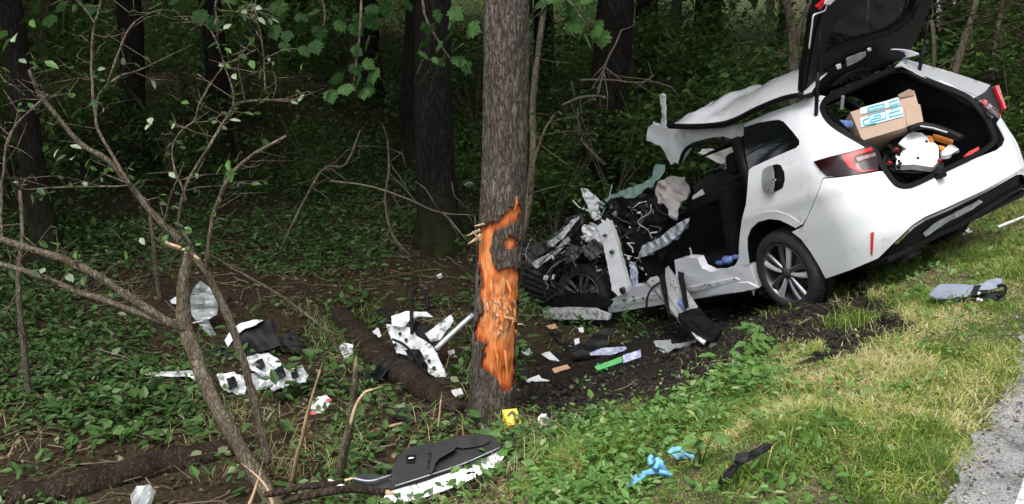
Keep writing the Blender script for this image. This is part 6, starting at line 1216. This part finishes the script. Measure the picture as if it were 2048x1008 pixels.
scrap('black_tray', 'bent black plastic tray under the torn sill end', 'car part', [(1159, 699), (1184, 669), (1224, 650), (1228, 660), (1217, 696), (1174, 719), (1144, 719), (1144, 704)], 'black', (0, -.7, 1), (.02, 7, 52), .01)
scrap('leaflet', 'blue and white printed leaflet on the dark soil', 'leaflet', [(1179, 706), (1204, 696), (1259, 693), (1250, 701), (1224, 710), (1181, 711)], 'print_blue', (0, -.4, 1), (.004, 10, 53), .002)
scrap('green_carton', 'flat bright green carton on the dark soil', 'carton', [(1189, 733), (1243, 713), (1245, 724), (1195, 741)], 'green', (0, -.8, .8), (.002, 10, 54), .02)
scrap('white_carton', 'small white carton touching the green carton', 'carton', [(1245, 711), (1281, 699), (1282, 714), (1247, 726)], 'print_blue', (0, -.8, .8), (.002, 10, 55), .02)
scrap('peach_card', 'white card with peach edge on the dark soil', 'card', [(1104, 737), (1134, 729), (1141, 736), (1109, 746)], 'peach', (0, -.5, 1), (.003, 10, 56), .004)
scrap('white_shard', 'pointed white shard beside the scarred tree', 'scrap', [(1081, 707), (1099, 703), (1119, 721), (1104, 723)], 'paper', (0, -.5, 1), (.003, 10, 57), .004)
scrap('white_shard', 'flat white angular shard on soil near the marker', 'scrap', [(1050, 760), (1078, 749), (1083, 756), (1100, 761), (1056, 764)], 'paper', (0, -.5, 1), (.003, 10, 58), .004)
scrap('torn_trim', 'torn pale trim strips below the cut door pillar', 'car part', [(1308, 682), (1341, 679), (1344, 688), (1370, 684), (1394, 678), (1390, 688), (1350, 697), (1336, 707), (1330, 697), (1312, 694)], 'grey_panel', (0, -.6, 1), (.012, 12, 59), .006)
scrap('white_tissue', 'white paper scrap lying on torn pale trim', 'scrap', [(1318, 697), (1335, 692), (1340, 704), (1328, 707)], 'paper', (0, -.7, 1), (.008, 14, 60), .003, lift=.03)
scrap('white_tissue', 'crumpled white tissue behind the yellow marker', 'tissue', [(1074, 832), (1082, 826), (1092, 828), (1101, 848), (1090, 853), (1076, 852)], 'paper', (0, -.9, .7), (.02, 16, 61), .003)
scrap('white_tissue', 'crumpled white tissue among the weeds at the soil edge', 'tissue', [(1464, 720), (1478, 715), (1490, 729), (1477, 738), (1466, 732)], 'paper', (0, -.9, .7), (.02, 16, 62), .003, lift=.12)
scrap('white_chip', 'small white chip below the torn sill end', 'scrap', [(1156, 656), (1166, 654), (1168, 664), (1160, 665)], 'paper', (0, -.8, .8), (.004, 16, 63))
scrap('white_chip', 'small white chip between black trim strip and tray', 'scrap', [(1148, 678), (1158, 676), (1160, 690), (1150, 690)], 'paper', (0, -.8, .8), (.004, 16, 64))
scrap('black_shard', 'black plastic shard pressed against the scarred tree', 'scrap', [(1040, 728), (1052, 724), (1055, 752), (1042, 762)], 'black', (0, -.9, .7), (.008, 12, 65), .01)
scrap('clear_wrapper', 'pale blue wrapper lying beside the scarred tree', 'wrapper', [(1043, 700), (1058, 696), (1066, 706), (1050, 712)], 'tape', (0, -.6, 1), (.012, 14, 66), .003)
scrap('wood_chip', 'orange wood chip on the soil below the torn sill end', 'wood chip', [(1092, 651), (1110, 648), (1116, 656), (1100, 659)], 'peach', (0, -.6, 1), (.008, 14, 67), .008)
# ---- on the verge
r, p, n = deb('nitrile_glove', 'crumpled pale blue disposable glove with twisted fingers on the grass', 'glove', (1300, 962), (0, -.8, 1), .10)
piece(r, p, n, 'palm', [(1276, 948), (1296, 938), (1300, 916), (1322, 915), (1325, 934), (1346, 946), (1341, 955), (1310, 950), (1286, 960)], 'glove', (.028, 15, 71), .004, 4)
piece(r, p, n, 'cuff', [(1254, 970), (1262, 954), (1276, 945), (1290, 948), (1286, 960), (1272, 966), (1260, 975)], 'glove', (.018, 17, 72), .004, 4, .01)
for q_ in [[(1310, 938), (1316, 926), (1314, 916)], [(1318, 944), (1332, 946), (1344, 950)], [(1302, 930), (1300, 918), (1304, 912)]]: rod(r, p, q_, (p + n * .02, n), .012, 'finger', 'glove')
r, p, n = deb('nitrile_glove', 'balled pale blue disposable glove beside the twisted one', 'glove', (1362, 920), (0, -.8, 1), .10)
piece(r, p, n, 'palm', [(1333, 905), (1346, 894), (1358, 891), (1376, 898), (1391, 907), (1388, 920), (1370, 914), (1352, 922)], 'glove', (.025, 15, 73), .004, 4)
rod(r, p, [(1370, 908), (1382, 912), (1390, 918)], (p + n * .02, n), .012, 'finger', 'glove')
scrap('black_strip', 'glossy crumpled black plastic strip lying in the dry grass', 'car part', [(1434, 962), (1439, 948), (1464, 924), (1474, 904), (1499, 905), (1524, 893), (1540, 892), (1538, 902), (1504, 918), (1477, 930), (1452, 960), (1440, 967)], 'black', (0, -.7, 1), (.025, 10, 74), .006, lift=.11)
r, p, n = deb('trim_cover', 'grey blue plastic trim cover with dark torn end on the verge grass', 'car part', (1930, 600), (0, -.55, 1), .07)
piece(r, p, n, 'upper_face', [(1859, 590), (1868, 576), (1880, 567), (1900, 567), (1925, 569), (1948, 571), (1942, 586), (1936, 592), (1900, 597), (1872, 596)], 'grey_bag', (.006, 5, 75), .012, 6, .03, True)
piece(r, p, n, 'lower_rim', [(1872, 596), (1905, 598), (1940, 591), (1985, 583), (2008, 578), (2010, 588), (1996, 597), (1966, 602), (1925, 605), (1892, 604)], 'black_dusty', (.012, 9, 76), .02, 5, .02)
piece(r, p, n, 'torn_end', [(1946, 571), (1968, 566), (1978, 561), (1994, 557), (2004, 560), (2002, 570), (1992, 578), (1970, 580), (1944, 588)], 'grey_bag', (.02, 10, 77), .008, 5, .035)
piece(r, p, n, 'dark_band', [(1949, 571), (1963, 570), (1958, 580), (1978, 580), (1975, 586), (1938, 592)], 'black', (.006, 9, 78), .006, 5, .045)
rod(r, p, [(1996, 572), (2006, 570), (2012, 578), (2006, 590), (1994, 592)], (p + n * .05, n), .010, 'clip_loop', 'black')
for (u, v) in [(1955, 600), (1962, 602), (1957, 588)]:
    q = on_plane([(u, v)], p + n * .05, n)[0] - p; b = MB(); b.tube([q, q + n * .01], .008, 6); b.build('clip', M['white_plain'], r)
scrap('white_shard', 'white plastic shard in the grass below the rear bumper', 'scrap', [(1910, 474), (1920, 460), (1936, 456), (1947, 466), (1941, 474), (1922, 479)], 'white_torn', (0, -.7, 1), (.01, 10, 78), .006, lift=.05)
P = ghit([(1995, 466), (2030, 452), (2070, 436)]) + [0, 0, .05]; b = MB(); b.tube(P, .012, 6); tag(b.build('white_rod', M['white_plain'], smooth=True), 'thin white rod lying in the grass under the raised bumper', 'rod')
scrap('chrome_trim', 'bright trim sliver in the grass under the bumper corner', 'car part', [(1800, 526), (1815, 510), (1845, 500), (1842, 508), (1818, 520), (1806, 531)], 'alloy_bright', (0, -.8, .8), (.006, 10, 79), .006, lift=.06)

# ---- in the boot (placed in the car's own space; they lie loose in it)
def cworld(P): return np.atleast_2d(P) @ CR.T + CO
def boot(name, label, cat, pt):
    p = cworld(pt)[0]; return empty(name, tuple(p), label, cat), p
def bpanel(r, p, name, out, m, pt, n, thick=.006, disp=None, step=7, smooth=True): return panel(name, out, lambda px: cworld(PL(pt, n)(px)) - p, M[m], r, step=step, thick=thick, disp=disp, smooth=smooth)
bn = np.array([-.95, .25, .35]); bpnt = np.array([-.72, .1, .95]); r, p = boot('cardboard_box', 'brown cardboard box with pale blue printed tape in the car boot', 'box', bpnt)
fc = [(1701, 224), (1829, 183), (1847, 244), (1725, 281)]; Q = PL(bpnt, bn)(fc); e = -bn / np.linalg.norm(bn) * .30
V = np.vstack([Q, Q + e]); b = MB(); b.add(cworld(V) - p, [(0, 1, 2, 3)[::-1], (4, 5, 6, 7), (0, 4, 7, 3)[::-1], (3, 7, 6, 2)[::-1], (1, 2, 6, 5)[::-1], (0, 1, 5, 4)]); b.build('carton', M['card'], r)
bpanel(r, p, 'flap', [(1796, 190), (1818, 178), (1829, 182), (1828, 190), (1800, 196)], 'card_dark', bpnt + bn * .012, bn, .004, (.004, 12, 3))
bpanel(r, p, 'flap', [(1811, 216), (1840, 208), (1847, 244), (1814, 252)], 'card', bpnt + bn * .008, bn, .004)
bpanel(r, p, 'tape_band', [(1720, 216), (1797, 195), (1799, 209), (1721, 229)], 'tape', bpnt + bn * .008, bn, .002)
bpanel(r, p, 'tape_band', [(1720, 236), (1804, 213), (1808, 232), (1722, 255)], 'tape', bpnt + bn * .008, bn, .002)
for pts in [[(1736, 222), (1736, 216), (1768, 207), (1769, 213), (1736, 222)], [(1779, 204), (1780, 211), (1797, 206)], [(1779, 204), (1796, 199)], [(1728, 250), (1727, 240), (1738, 236), (1739, 229), (1770, 221), (1772, 236), (1741, 245)], [(1741, 245), (1742, 239), (1762, 234), (1761, 229), (1746, 233)], [(1780, 234), (1779, 226), (1800, 220)], [(1780, 234), (1806, 227)], [(1784, 220), (1784, 215), (1800, 211)], [(1728, 250), (1752, 246)]]:
    P = cworld(PL(bpnt + bn * .012, bn)(pts)) - p; b = MB(); b.tube(P, .0055, 4); b.build('tape_print', M['tape_blue'], r)
pn = np.array([-.8, .3, .75]); pp = np.array([-.80, .02, .70]); r, p = boot('white_device', 'white moulded casing in a black tray in the car boot', 'device', pp)
bpanel(r, p, 'black_tray', [(1764, 332), (1769, 308), (1786, 270), (1810, 258), (1850, 270), (1884, 300), (1888, 328), (1886, 340), (1840, 346), (1797, 345)], 'black', pp, pn, .03, (.008, 8, 81))
bpanel(r, p, 'white_shell', [(1797, 286), (1812, 272), (1823, 264), (1843, 266), (1856, 275), (1877, 291), (1878, 321), (1866, 334), (1828, 329), (1793, 330), (1792, 309), (1814, 298)], 'white_plain', pp + pn * .05, pn, .05, (.004, 8, 82))
for (u, v) in [(1836, 316), (1853, 283), (1798, 322)]:
    q = cworld(PL(pp + pn * .055, pn)([(u, v)]))[0] - p; b = MB(); b.tube([q, q + cworld(pn)[0] * 0 + (CR @ pn) * .004], .010, 8); b.build('screw_hole', M['black'], r)
for (u, v) in [(1793, 299), (1779, 326), (1879, 321)]:
    q = cworld(PL(pp + pn * .06, pn)([(u, v)]))[0] - p; b = MB(); b.box(q, (.02, .02, .02), rot(.5, .3, .2)); b.build('red_clip', M['red_matt'], r)
rr = np.random.default_rng(4)
for k in range(9):
    q = cworld(PL(pp + pn * .04, pn)([(rr.uniform(1768, 1800), rr.uniform(275, 335))]))[0] - p; b = MB(); b.box(q, rr.uniform(.015, .05, 3), rot(*rr.uniform(-1, 1, 3))); b.build('tray_rib', M['black_dusty'], r)
r, p = boot('black_handle_bar', 'black padded bar with worn lettering strip lying across the boot', 'bar', pp)
P = cworld(PL(pp + pn * .12, pn)(catmull([(1818, 260), (1843, 251), (1868, 255), (1895, 264), (1924, 277)], 4))) - p; b = MB(); b.tube(P, .026, 8); b.build('padded_tube', M['black'], r, smooth=True)
P = cworld(PL(pp + pn * .15, pn)([(1840, 252), (1866, 256), (1895, 265)])) - p; b = MB(); b.tube(P, .006, 5); b.build('pale_strip', M['grey_panel'], r)
r, p = boot('orange_tool', 'orange plastic tool beside the white casing in the boot', 'tool', pp)
bpanel(r, p, 'body', [(1866, 268), (1878, 270), (1907, 280), (1905, 287), (1880, 278), (1868, 274)], 'orange', pp + pn * .06, pn, .03)
bpanel(r, p, 'grip', [(1854, 270), (1864, 272), (1868, 282), (1860, 282)], 'orange', pp + pn * .06, pn, .03)
bpanel(r, p, 'collar', [(1878, 290), (1890, 293), (1888, 299), (1880, 298)], 'orange', pp + pn * .06, pn, .03)
r, p = boot('white_pouch', 'small crumpled white pouch beside the orange tool', 'pouch', pp)
bpanel(r, p, 'pouch', [(1886, 299), (1900, 290), (1910, 291), (1918, 299), (1902, 309), (1886, 312)], 'paper', pp + pn * .05, pn, .03, (.012, 14, 83), 5, False)
r, p = boot('red_strap', 'red strap lying at the boot sill', 'strap', pp)
bpanel(r, p, 'webbing', [(1926, 314), (1938, 303), (1958, 293), (1958, 299), (1942, 309)], 'red_matt', pp + pn * .02, pn, .01)
r, p = boot('water_bottle', 'blue and green capped bottle behind the cardboard box', 'bottle', (-.55, .42, .9))
for (u, v, m) in [(1685, 247, 'blue')]:
    q = PL((-.6, .45, .95), (-1, .3, .2))([(u, v)])[0]; P = cworld(np.array([q + [0, -.06, -.03], q + [0, .03, 0], q + [0, .05, .01], q + [0, .08, .02]])) - p; b = MB(); b.tube(P, [.035, .035, .016, .014], 10); b.build('bottle_body', M[m], r, smooth=True)
    P = cworld(np.array([q + [0, .08, .02], q + [0, .1, .027]])) - p; b = MB(); b.tube(P, .017, 10); b.build('cap', M['green'], r)
